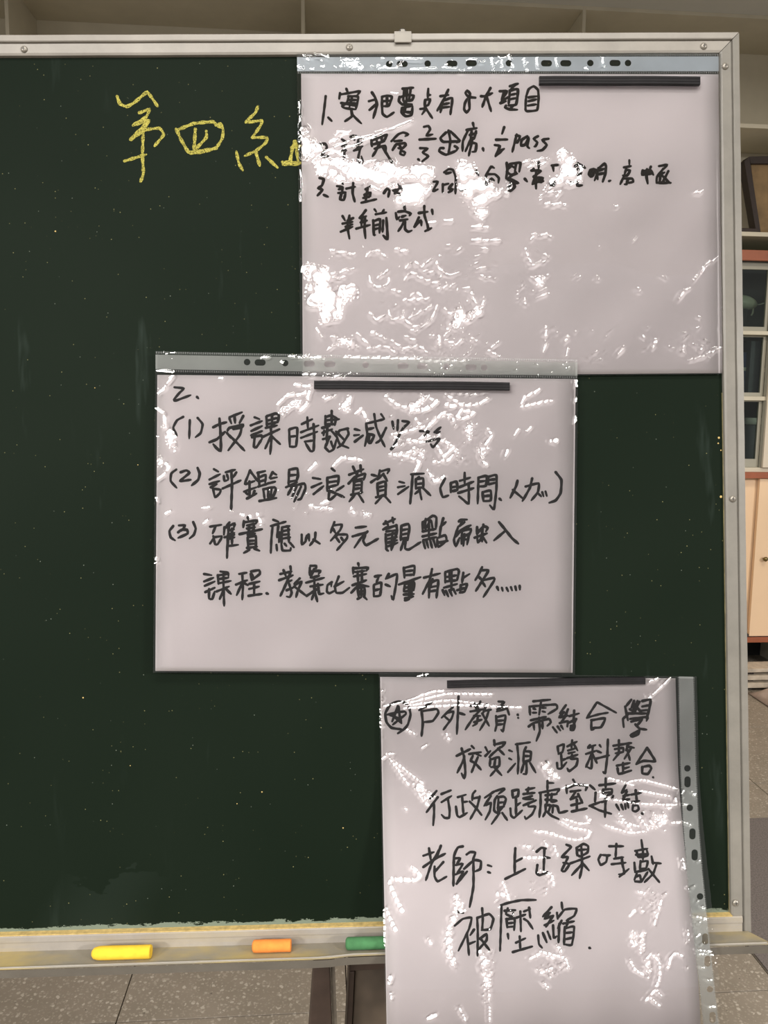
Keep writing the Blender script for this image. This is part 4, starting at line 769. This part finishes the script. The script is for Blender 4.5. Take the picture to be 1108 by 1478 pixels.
def strokes_mesh(groups, width, z, zfun=None, taper=0.72, jig=0.10):
    V = []; F = []; k = 0; ns = 0
    for (ox, oy, s, txt) in groups:
        for st in parse(txt):
            P = np.array(st)/s + np.array((ox, oy))
            L = catmull(P, 1.6) if len(P) > 1 else P
            d = np.gradient(L, axis=0); ln = np.maximum(np.linalg.norm(d, axis=1), 1e-6); d /= ln[:, None]
            nrm = np.column_stack((-d[:, 1], d[:, 0])); m = len(L)
            w = width/2*(1+jig*np.sin(np.arange(m)*0.7+rng.uniform(0, 6)))*rng.uniform(0.92, 1.08)
            w = np.broadcast_to(w, (m,)).copy(); w[-1] *= taper
            if m > 3: w[-2] *= (1+taper)/2
            # rounded start and end
            cap = []
            a0 = math.atan2(-d[0, 1], -d[0, 0]); a1 = math.atan2(d[-1, 1], d[-1, 0])
            for c, a, r in ((L[0], a0, w[0]), (L[-1], a1, w[-1])):
                cap.append([c + r*np.array((math.cos(a+t), math.sin(a+t))) for t in (math.pi/2, math.pi/4, 0, -math.pi/4, -math.pi/2)])
            left = L + nrm*w[:, None]; right = L - nrm*w[:, None]
            pts = np.vstack((left, right, cap[0], cap[1]))
            if zfun is None: U, Vv = pix2loc(pts[:, 0], pts[:, 1], z); Z = np.full(len(pts), z)
            else: U, Vv, Z = zfun(pts[:, 0], pts[:, 1], z)
            Z = Z + (ns % 40)*1.2e-6
            V.append(np.column_stack((U, Vv, Z)))
            for i in range(m-1): F.append((k+i, k+i+1, k+m+i+1, k+m+i))
            c0 = k+2*m; F.append(tuple(range(c0, c0+5))); F.append(tuple(range(c0+5, c0+10)))
            k += len(pts); ns += 1
    me = bpy.data.meshes.new('strokes'); me.from_pydata(np.vstack(V).tolist(), [], F); me.update(); return me
o = link_mesh('chalk_writing', strokes_mesh(CHALK_ROW, 4.3, 0.0003, taper=0.8, jig=0.2), MAT['chalk_line'], board); on_board(o)
tag(o, 'yellow chalk characters reading 第四組')
crumbs = MB()
for (px, py, r) in ((80, 334, 1.9), (120, 1007, 1.8), (199, 671, 1.2), (137, 560, 1.3), (1037, 632, 2.6), (1040, 650, 1.8), (1040, 717, 3.0), (188, 1105, 1.2), (378, 1143, 1.6), (342, 1160, 1.2), (495, 1195, 1.6), (1036, 640, 1.8)):
    u, v = map(float, pix2loc(px, py)); r *= 0.45e-3
    crumbs.lathe([(r*0.9, 0), (r, 0.0003), (r*0.5, 0.0007)], (u, v, 0), 'z', 7)
bd('chalk_crumbs', crumbs, MAT['yellow_dust'])

# ================================================================== chalk sticks in the tray
def chalk(px0, px1, py, r_px, mat, label, nib=False):
    r = r_px/1.47e3; z = 0.012          # find how far out it lies while resting on the tray floor
    for k in range(40):
        u0, v = map(float, pix2loc(px0, py, z)); u1, v2 = map(float, pix2loc(px1, py, z))
        fl = -0.4286 + (lipv(u0)-0.0008+0.4286)*(z-0.0068)/0.0202
        if (v+v2)/2 > fl + r + 0.0004: break
        z = min(z+0.0004, 0.0275-r)
    v = max((v+v2)/2, fl + r + 0.0004)
    L = u1-u0; pr = [(r*0.55, 0), (r*0.93, 0.0012), (r, 0.003)] if not nib else [(r*0.45, 0), (r*0.8, 0.002), (r*0.97, 0.006), (r, 0.009)]
    pr += [(r*1.01, L*0.4), (r*0.985, L*0.7), (r, L-0.001), (r*0.93, L)]
    rot = 0.0045
    m = board_matrix(u0, v, z) 
    o = MB().lathe(pr, (0, 0, 0), 'x', 24).build('chalk_stick', mat, None, smooth=True); o.matrix_world = m
    for p in o.data.polygons:
        if len(p.vertices) > 10: p.use_smooth = False
    tag(o, label, 'chalk', None); return o
chalk(133, 218, 1377.5, 9.3, MAT['yellow_chalk'], 'thick yellow chalk stick lying in the tray, farthest left', True)
chalk(364, 420, 1365, 8.6, MAT['orange_chalk'], 'short orange chalk stick in the tray between yellow and green')
chalk(498.5, 575, 1361, 8.6, MAT['green_chalk'], 'green chalk stick in the tray running behind the lowest sheet')

# ================================================================== dark wooden panel behind the tray
yb = float((OB + RB @ np.array((0.0, vb, -0.03)))[1]) + 0.02
a, b = on_y(503.5, 1394, yb), on_y(499.5, 1478, yb); r_ = on_y(780, 1394, yb)
wb = empty('wooden_stand', Matrix.Translation((float(a[0])+0.12, yb+0.014, 0)), 'dark worn wooden stand on the floor beneath the tray, right of the brown leg', 'stand')
ztop = float(a[2]) - 0.004
W = float(r_[0]-a[0]); f = np.array((float(a[0])+0.12, yb+0.014, 0))
def wloc(x, y, z): return (x-f[0], y-f[1], z)
x_b = float(a[0]) + (0-float(a[2]))*(float(b[0])-float(a[0]))/(float(b[2])-float(a[2]))
def crate_side(name, x0t, x1t, x0b, x1b, y0, y1, z0, z1, mat):
    t0 = z1/ztop; t1 = z0/ztop
    def X(a_, b_, t): return b_ + (a_-b_)*t
    return MB().prism([wloc(X(x0t, x0b, t1), y0, z0), wloc(X(x1t, x1b, t1), y0, z0), wloc(X(x1t, x1b, t1), y1, z0), wloc(X(x0t, x0b, t1), y1, z0)],
                      [wloc(X(x0t, x0b, t0), y0, z1), wloc(X(x1t, x1b, t0), y0, z1), wloc(X(x1t, x1b, t0), y1, z1), wloc(X(x0t, x0b, t0), y1, z1)]).build(name, mat, wb, bevel=0.0012)
xa = float(a[0])
crate_side('side_board', xa, xa+0.006, x_b, x_b+0.006, yb-0.004, yb+0.028, 0.0, ztop, MAT['leg'])
crate_side('side_board', xa+W-0.006, xa+W, xa+W-0.006, xa+W, yb-0.004, yb+0.028, 0.0, ztop, MAT['leg'])
crate_side('front_board', xa+0.0065, xa+W-0.0065, x_b+0.0065, xa+W-0.0065, yb, yb+0.012, 0.0, ztop*0.52, MAT['box_wood'])
crate_side('front_board', xa+0.0065, xa+W-0.0065, x_b+0.0065, xa+W-0.0065, yb+0.001, yb+0.012, ztop*0.523, ztop, MAT['box_wood'])
crate_side('back_board', xa+0.0065, xa+W-0.0065, x_b+0.0065, xa+W-0.0065, yb+0.016, yb+0.026, 0.0, ztop, MAT['box_wood'])
crate_side('lid_board', xa+0.0, xa+W, xa, xa+W, yb-0.004, yb+0.028, ztop+0.0005, ztop+0.012, MAT['leg'])

# ================================================================== sheets in plastic sleeves
CL = w2loc(EYE); LAMPS = [w2loc(LAMP_FRONT), w2loc(LAMP_LEFT)]
def need_slope(p):
    """slope (dz/du, dz/dv) at which a facet at p mirrors a ceiling lamp into the camera"""
    best = None
    for L in LAMPS:
        h = _n(_n(CL-p) + _n(L-p)); s = np.array((-h[0]/h[2], -h[1]/h[2]))
        if best is None or np.linalg.norm(s) < np.linalg.norm(best): best = s
    return best
def film_relief(U, V, Z, dz, lines, blobs, sparks, cell=14, zfun=None, fat=0.72):
    """traced glare shaped into the film: small facets set along each highlight; U,V,Z grids"""
    ny, nx = U.shape; H = np.zeros_like(U)
    # slow waves of a loosely hanging film
    for _ in range(10):
        a = rng.uniform(0, math.pi); k = 2*math.pi/rng.uniform(0.05, 0.16); ph = rng.uniform(0, 6.28)
        H += rng.uniform(0.3, 1.0)*0.0055/k*np.sin(k*(U*math.cos(a)+V*math.sin(a))+ph)
    gv = np.gradient(Z, axis=0)/np.gradient(V, axis=0); gu = np.zeros_like(gv)
    step_u = abs(U[0, 1]-U[0, 0]); step_v = abs(V[1, 0]-V[0, 0])
    def facet(px, py, r_px, err=0.0, ref=None, base_h=0.0, plane=None):
        if zfun: uc, vc, zc = (float(q) for q in zfun(px, py, dz))
        else:
            uc, vc = (float(q) for q in pix2loc(px, py, dz)); zc = dz
        r = r_px/1450.0
        a_, b_ = 0.5, 0.5                   # place in the (slightly skewed) grid
        for _ in range(3):
            i = min(max(int(b_*(ny-1)), 0), ny-1); j = min(max(int(a_*(nx-1)), 0), nx-1)
            du, dv = uc-U[i, j], vc-V[i, j]
            eu = np.array((U[i, -1]-U[i, 0], V[i, -1]-V[i, 0])); ev = np.array((U[-1, j]-U[0, j], V[-1, j]-V[0, j]))
            det = eu[0]*ev[1]-eu[1]*ev[0]
            a_ = j/(nx-1) + (du*ev[1]-dv*ev[0])/det; b_ = i/(ny-1) + (dv*eu[0]-du*eu[1])/det
        j = int(round(a_*(nx-1))); i = int(round(b_*(ny-1)))
        k = int(r/step_u*1.3)+3
        i0, i1, j0, j1 = max(0, i-k), min(ny, i+k+1), max(0, j-k), min(nx, j+k+1)
        if i1-i0 < 2 or j1-j0 < 2: return
        u, v = U[i0:i1, j0:j1], V[i0:i1, j0:j1]
        s = need_slope(np.array((uc, vc, zc))) + rng.normal(0, 1, 2)*err
        ii = min(max(i, 0), ny-1); jj = min(max(j, 0), nx-1)
        s = s - np.array((0.0, gv[ii, jj]))
        if plane is not None:           # one bulge, pleated every 2A of height
            A = plane[2]; t = s[0]*(uc-plane[0]) + s[1]*(vc-plane[1]); base_h = (t+A) % (2*A) - A
        d = np.hypot(u-uc, v-vc)/r
        m = np.clip((1.12-d)/0.28, 0, 1); m = m*m*(3-2*m)
        if ref is not None:             # neighbouring facets share one slanting plane, dropping back when it stands too high
            A = ref[3]; h0 = ref[2] + s[0]*(uc-ref[0]) + s[1]*(vc-ref[1])
            if abs(h0) > A: h0 = -math.copysign(A*0.9, h0)
            ref[0], ref[1], ref[2] = uc, vc, h0
        else: h0 = base_h
        H[i0:i1, j0:j1] = H[i0:i1, j0:j1]*(1-m) + (h0 + s[0]*(u-uc)+s[1]*(v-vc))*m
    for (ox, oy, s, w, txt) in lines:
        for st in parse(txt):
            P = np.array(st)/s + np.array((ox, oy)); wp = w/s
            if len(P) < 2: continue
            L = catmull(P, wp*0.5); c0 = zfun(L[0, 0], L[0, 1], dz)[:2] if zfun else pix2loc(L[0, 0], L[0, 1], dz)
            ref = [float(c0[0]), float(c0[1]), 0.0, 0.0009]
            for q in L:
                facet(q[0]+rng.normal(0, 0.15), q[1]+rng.normal(0, 0.15), wp*fat*rng.uniform(0.75, 1.15), 0.008, ref)
    for (ox, oy, s, txt) in blobs:
        for st in parse(txt):
            P = np.array(st)/s + np.array((ox, oy)); x0, y0 = P.min(0); x1, y1 = P.max(0)
            def inside(x, y):
                c = False; n = len(P); j = n-1
                for i in range(n):
                    if (P[i][1] > y) != (P[j][1] > y) and x < (P[j][0]-P[i][0])*(y-P[i][1])/(P[j][1]-P[i][1])+P[i][0]: c = not c
                    j = i
                return c
            cs = min(cell, max(4.0, min(x1-x0, y1-y0)*0.45)); cand = []
            for yy in np.arange(y0, y1+cs, cs*0.72):
                for xx in np.arange(x0, x1+cs, cs*0.72):
                    q = (xx+rng.normal(0, cs*0.12), yy+rng.normal(0, cs*0.12))
                    if inside(*q): cand.append(q)
            rng.shuffle(cand)
            cm = zfun(P[:, 0].mean(), P[:, 1].mean(), dz)[:2] if zfun else pix2loc(P[:, 0].mean(), P[:, 1].mean(), dz)
            for q in cand: facet(q[0], q[1], cs*0.62*rng.uniform(0.8, 1.15), 0.004, plane=(float(cm[0]), float(cm[1]), 0.0018 if cell > 10 else 0.0013))
            for k in range(len(P)):                 # ragged rim
                a_, b_ = P[k], P[(k+1) % len(P)]; n = max(1, int(np.linalg.norm(b_-a_)/5))
                for t in range(n): q = a_+(b_-a_)*(t/n); facet(q[0]+rng.normal(0, 1), q[1]+rng.normal(0, 1), rng.uniform(1.0, 2.4), 0.012)
    for (x0, y0, x1, y1, n) in sparks:
        for _ in range(n):
            x, y = rng.uniform(x0, x1), rng.uniform(y0, y1); a = rng.uniform(-0.9, 0.9); ln = rng.choice([0, 1, 2, 3])
            r = rng.uniform(1.0, 2.0)
            for k in range(ln+1): facet(x+k*1.5*math.cos(a), y+k*1.5*math.sin(a), r, 0.02)
    return H
def hole_strip(corners, holes, z, zfun=None):
    """strip with punched holes; corners and holes in picture points, returned as a mesh in board coordinates"""
    def edge(a, b, n): return [(a[0]+(b[0]-a[0])*t/n, a[1]+(b[1]-a[1])*t/n) for t in range(n)]
    outer = []
    for k in range(len(corners)): outer += edge(corners[k], corners[(k+1) % len(corners)], 12 if len(corners) == 4 else 3)
    loops = [outer]
    for (x, y, rx, ry) in holes:
        lp = []
        R = min(rx, ry); ex, ey = rx-R, ry-R
        for t in range(20):
            a = 2*math.pi*t/20; c_, s_ = math.cos(a), math.sin(a)
            lp.append((x+R*c_+(ex if c_ > 0 else -ex), y+R*s_+(ey if s_ > 0 else -ey)))
        loops.append(lp)
    tri = tessellate_polygon([[Vector((p[0], p[1], 0)) for p in lp] for lp in loops])
    pts = np.array([p for lp in loops for p in lp])
    if zfun: U, V, Z = zfun(pts[:, 0], pts[:, 1], z)
    else: U, V = pix2loc(pts[:, 0], pts[:, 1], z); Z = np.full(len(U), z)
    return mesh_from('strip', np.column_stack((U, V, Z)).tolist(), [tuple(t) for t in tri])
def seam(a, b, z, n_px=3.2, zfun=None, w=1.5):
    """serrated weld line between two picture points"""
    a, b = np.array(a, float), np.array(b, float); L = np.linalg.norm(b-a); n = int(L/n_px); d = (b-a)/L; q = np.array((-d[1], d[0])); m = MB()
    for k in range(n):
        c = a+(b-a)*(k+0.5)/n
        P = [c-d*n_px*0.32-q*w, c+d*n_px*0.32-q*w, c+d*n_px*0.32+q*w, c-d*n_px*0.32+q*w, c]
        P = np.array(P)
        if zfun: U, V, Z = zfun(P[:, 0], P[:, 1], z)
        else: U, V = pix2loc(P[:, 0], P[:, 1], z); Z = np.full(5, z)
        Z = Z.copy(); Z[4] += 0.0004
        m.add(np.column_stack((U, V, Z)), [(0, 1, 4), (1, 2, 4), (2, 3, 4), (3, 0, 4)])
    return m
def quad_grid(corners_uv, nx, ny):
    c = np.array(corners_uv)            # TL TR BR BL
    s, t = np.meshgrid(np.linspace(0, 1, nx), np.linspace(0, 1, ny))
    G = (c[0][None, None]*(1-s[..., None])+c[1]*s[..., None])*(1-t[..., None]) + (c[3]*(1-s[..., None])+c[2]*s[..., None])*t[..., None]
    return G[..., 0], G[..., 1]
def grid_faces(nx, ny):
    i = np.arange(nx*ny).reshape(ny, nx)
    return np.column_stack((i[:-1, :-1].ravel(), i[1:, :-1].ravel(), i[1:, 1:].ravel(), i[:-1, 1:].ravel()))
def cloc(cs, z): return [tuple(float(q) for q in pix2loc(x, y, z)) for x, y in cs]
def fix_magnet(H, U, V, box):           # film is pressed flat under the magnet
    u0, u1, v0, v1 = box; e = 0.004
    m = np.clip(1-np.maximum.reduce([u0-U, U-u1, v0-V, V-v1, np.zeros_like(U)])/e, 0, 1); return H*(1-m)

def sheet(paper_px, sleeve_px, strip_px, holes, seams, rows, wpx, zp, zs, zf, lines, blobs, sparks, cell, labels, strip_mat, magbox, zfun=None, crop=None):
    """one written paper, and the sleeve that holds it"""
    pc = cloc(paper_px, zp) if zfun is None else paper_px
    sc_ = cloc(sleeve_px, zf) if zfun is None else sleeve_px
    cu = sum(p[0] for p in pc)/4; cv = min(p[1] for p in pc)
    base_mat = board_matrix(cu, cv, zp); OFFS = Vector((-cu, -cv, -zp))
    paper = empty('paper_sheet', base_mat, labels[0], 'paper', 'sheets of writing')
    nx, ny = 22, 60
    U, V = quad_grid(pc, nx, ny); Z = np.full_like(U, zp) if zfun is None else zprof(V)+zp
    me = fast_mesh('paper', np.column_stack((U.ravel(), V.ravel(), Z.ravel())), grid_faces(nx, ny))
    o = link_mesh('paper', me, MAT['paper'], paper, True); o.location = OFFS
    md = o.modifiers.new('thick', 'SOLIDIFY'); md.thickness = 0.00025; md.offset = -1
    for r in rows:
        h = link_mesh('handwriting', strokes_mesh(r, wpx, zp+0.00012, zfun), MAT['ink'], paper); h.location = OFFS
    sleeve = empty('plastic_sleeve', base_mat, labels[1], 'plastic sleeve', 'clear punched sleeves')
    ul = (max(p[0] for p in sc_)-min(p[0] for p in sc_)); vl = (max(p[1] for p in sc_)-min(p[1] for p in sc_))
    st = 0.00055; nx, ny = int(ul/st), int(vl/st)
    U, V = quad_grid(sc_, nx, ny); Z = np.full_like(U, zf) if zfun is None else zprof(V)+zf
    H = film_relief(U, V, Z, zf, lines, blobs, sparks, cell, zfun, 0.60 if cell > 10 else 0.92 if cell > 8 else 1.0)
    H = fix_magnet(H, U, V, magbox)
    lo = -(zf-zp)*0.85
    H = np.where(H < lo*0.6, lo*0.6+(H-lo*0.6)*0.3, H); H = np.clip(H, lo, 0.0035)
    me = fast_mesh('film', np.column_stack((U.ravel(), V.ravel(), (Z+H).ravel())), grid_faces(nx, ny))
    f = link_mesh('film', me, MAT['film'], sleeve, True); f.location = OFFS
    s = link_mesh('binding_strip', hole_strip(strip_px, holes, zs, zfun), strip_mat, sleeve); s.location = OFFS
    m = MB()
    for (a_, b_) in seams:
        k = seam(a_, b_, zs+0.0001, zfun=zfun); m.add(k.v, k.f)
    w = m.build('weld_seam', MAT['weld'], sleeve); w.location = OFFS; w['kind'] = 'stuff'
    return sleeve
def mag_uv(px, z):
    c = cloc(px, z); us = [p[0] for p in c]; vs_ = [p[1] for p in c]; return (min(us), max(us), min(vs_), max(vs_))
def magnet(px, z, h, label, zz=None):
    """ribbed black rubber bar; px = TL TR BR BL"""
    c = [np.array(p) for p in cloc(px, z+h)]; cu = (c[0]+c[1]+c[2]+c[3])/4
    prof = [(0.0, 0.0), (0.0, 0.8), (0.06, 1.0), (0.28, 1.0), (0.33, 0.93), (0.38, 1.0), (0.62, 1.0), (0.67, 0.93), (0.72, 1.0), (0.94, 1.0), (1.0, 0.8), (1.0, 0.0)]
    m = MB(); vs = []; fs = []; N = 24; n = len(prof)
    for i in range(N+1):
        t = i/N; A = c[0]+(c[1]-c[0])*t; B = c[3]+(c[2]-c[3])*t; wob = 0.00025*math.sin(3.1*t)+0.00012*math.sin(11*t)
        for (k, q) in prof: p = A+(B-A)*k; vs.append((p[0]-cu[0], p[1]-cu[1]+wob, q*h))
    for i in range(N):
        for k in range(n): fs.append((i*n+k, i*n+(k+1) % n, (i+1)*n+(k+1) % n, (i+1)*n+k))
    fs.append(tuple(range(n))[::-1]); fs.append(tuple(range(N*n, (N+1)*n)))
    o = m.add(vs, fs).build('magnetic_strip', MAT['magnet']); o.matrix_world = board_matrix(cu[0], cu[1], z)
    tag(o, label, 'magnet', 'black magnetic strips')
def circ(x, y, r=4.7): return (x, y, r, r)
def ov(x, y, v=False): return (x, y, 4.6, 8.0) if v else (x, y, 8.0, 4.6)

# ---- upper sheet
M1 = [(778.5, 109), (1010.5, 109.6), (1010.5, 121.8), (778.5, 121)]
sheet([(434.5, 106.3), (1039.5, 107.2), (1042, 538.5), (437, 543)], [(428, 76.5), (1040.5, 76.5), (1043, 540), (434, 545)],
      [(428.5, 82.5), (1040, 81.5), (1040.5, 102.8), (429, 102.8)],
      [circ(561.5, 92.3), ov(580.3, 92.3), circ(617, 91.8), ov(652, 91.8), ov(680, 91.2), circ(734.2, 91.2), ov(788.4, 91.4), ov(816.2, 91.3), circ(851.6, 91), ov(887.3, 91), circ(906, 91)],
      [((429, 80), (1040, 79.2)), ((429, 104.8), (1040, 104.8))], ROWS_1, 4.1, 0.0010, 0.0016, 0.0042,
      LINES_1, BLOBS_1, SPARK_1, 13,
      ('white paper with four written lines beginning 1. 實, topmost of the three sheets', 'clear sleeve around the topmost sheet, bluish punched strip along its upper edge'), MAT['strip_blue'], mag_uv(M1, 0.0045))
magnet(M1, 0.0045, 0.0038, 'black magnetic strip at the upper right of the topmost sheet')
# ---- middle sheet
M2 = [(453, 549), (735.5, 551.5), (735.5, 563), (453, 561)]
sheet([(227, 541), (830.4, 547), (826, 971), (224.2, 968.4)], [(224, 506.5), (834, 519), (829.5, 974), (221, 971)],
      [(224.5, 511.8), (833, 523), (833, 542.5), (224.5, 532.8)],
      [circ(356.5, 522.6), ov(375.3, 523.2), circ(411.4, 524), ov(446, 525), ov(475.8, 525.6), circ(527.5, 526.6), ov(581.4, 528), ov(609.4, 528.6), circ(644, 529.4), ov(679.6, 530), circ(698.4, 530.4)],
      [((224.5, 509), (833, 520.8)), ((224.5, 535.2), (833, 544.6))], ROWS_2, 4.05, 0.0078, 0.0084, 0.0104,
      LINES_2, BLOBS_2, SPARK_2, 9,
      ('white paper with lines numbered (1) to (3), middle one of the three sheets', 'clear sleeve around the middle sheet, its milky punched strip overlapping the sheet above'), MAT['strip'], mag_uv(M2, 0.0108))
magnet(M2, 0.0108, 0.0040, 'black magnetic strip along the top of the middle sheet')
# ---- lowest sheet, bellying out over the chalk tray
def zprof(v):
    t = np.clip((-0.25-v)/(0.50-0.25), 0, 1); t = t*t*(3-2*t); return 0.0385*t
def z3(px, py, dz):
    Z = np.full(np.shape(px), float(dz))
    for _ in range(12):
        u, v = pix2loc(px, py, Z); Z = 0.5*Z + 0.5*(zprof(v)+dz)
    return u, v, Z
zp3 = 0.0020
def L3(x, y, dz): u, v, z = z3(np.float64(x), np.float64(y), dz); return np.array((float(u), float(v)))
TL, TR, BL, BR = L3(548.5, 977, zp3), L3(974.5, 979.2, zp3), L3(557.8, 1474, zp3), L3(1010.6, 1474, zp3)
kL = 0.420/np.linalg.norm(BL-TL)
PX3 = [tuple(TL), tuple(TR), tuple(TR+(BR-TR)*kL), tuple(TL+(BL-TL)*kL)]
STL, STR, SBL, SBR = L3(546.5, 970.5, zp3), L3(1003.5, 975.5, zp3), L3(555.5, 1474, zp3), L3(1039, 1474, zp3)
k2 = kL*1.012
SX3 = [tuple(STL), tuple(STR), tuple(STR+(SBR-STR)*k2), tuple(STL+(SBL-STL)*k2)]
right_in = [(979.4, 976.5), (981.8, 1100), (986.0, 1190), (991.5, 1260), (1001, 1350), (1009, 1420), (1015, 1477), (1025, 1560), (1029, 1600)]
right_out = [(1000, 977), (1003.2, 1100), (1007.4, 1190), (1013, 1260), (1022.2, 1350), (1030, 1420), (1036.2, 1477), (1047, 1560), (1051, 1600)]
M3 = [(645.3, 983.2), (931.3, 977.6), (931.3, 987.8), (645.3, 993.8)]
sheet(PX3, SX3, right_out[::1] + right_in[::-1],
      [circ(991.7, 1109), ov(991.9, 1128.5, True), circ(995.2, 1166), ov(999, 1203.6, True), ov(1002.2, 1234, True), circ(1010, 1293.9), ov(1017.5, 1355.3, True), ov(1020.8, 1387.3, True), circ(1024.3, 1427.6), ov(1028, 1468.7, True), circ(1032, 1505)],
      [(right_in[k], right_in[k+1]) for k in range(7)] + [(right_out[k], right_out[k+1]) for k in range(7)], ROWS_3, 3.9, zp3, zp3+0.0004, 0.0046,
      LINES_3, BLOBS_3, SPARK_3, 7.9,
      ('white paper with a circled star and outdoor-teaching notes, lowest of the three sheets', 'clear sleeve around the lowest sheet, its punched strip down the right side past the tray'), MAT['strip_grey'], mag_uv(M3, 0.0050), z3)
magnet(M3, 0.0050, 0.0036, 'black magnetic strip along the top of the lowest sheet')
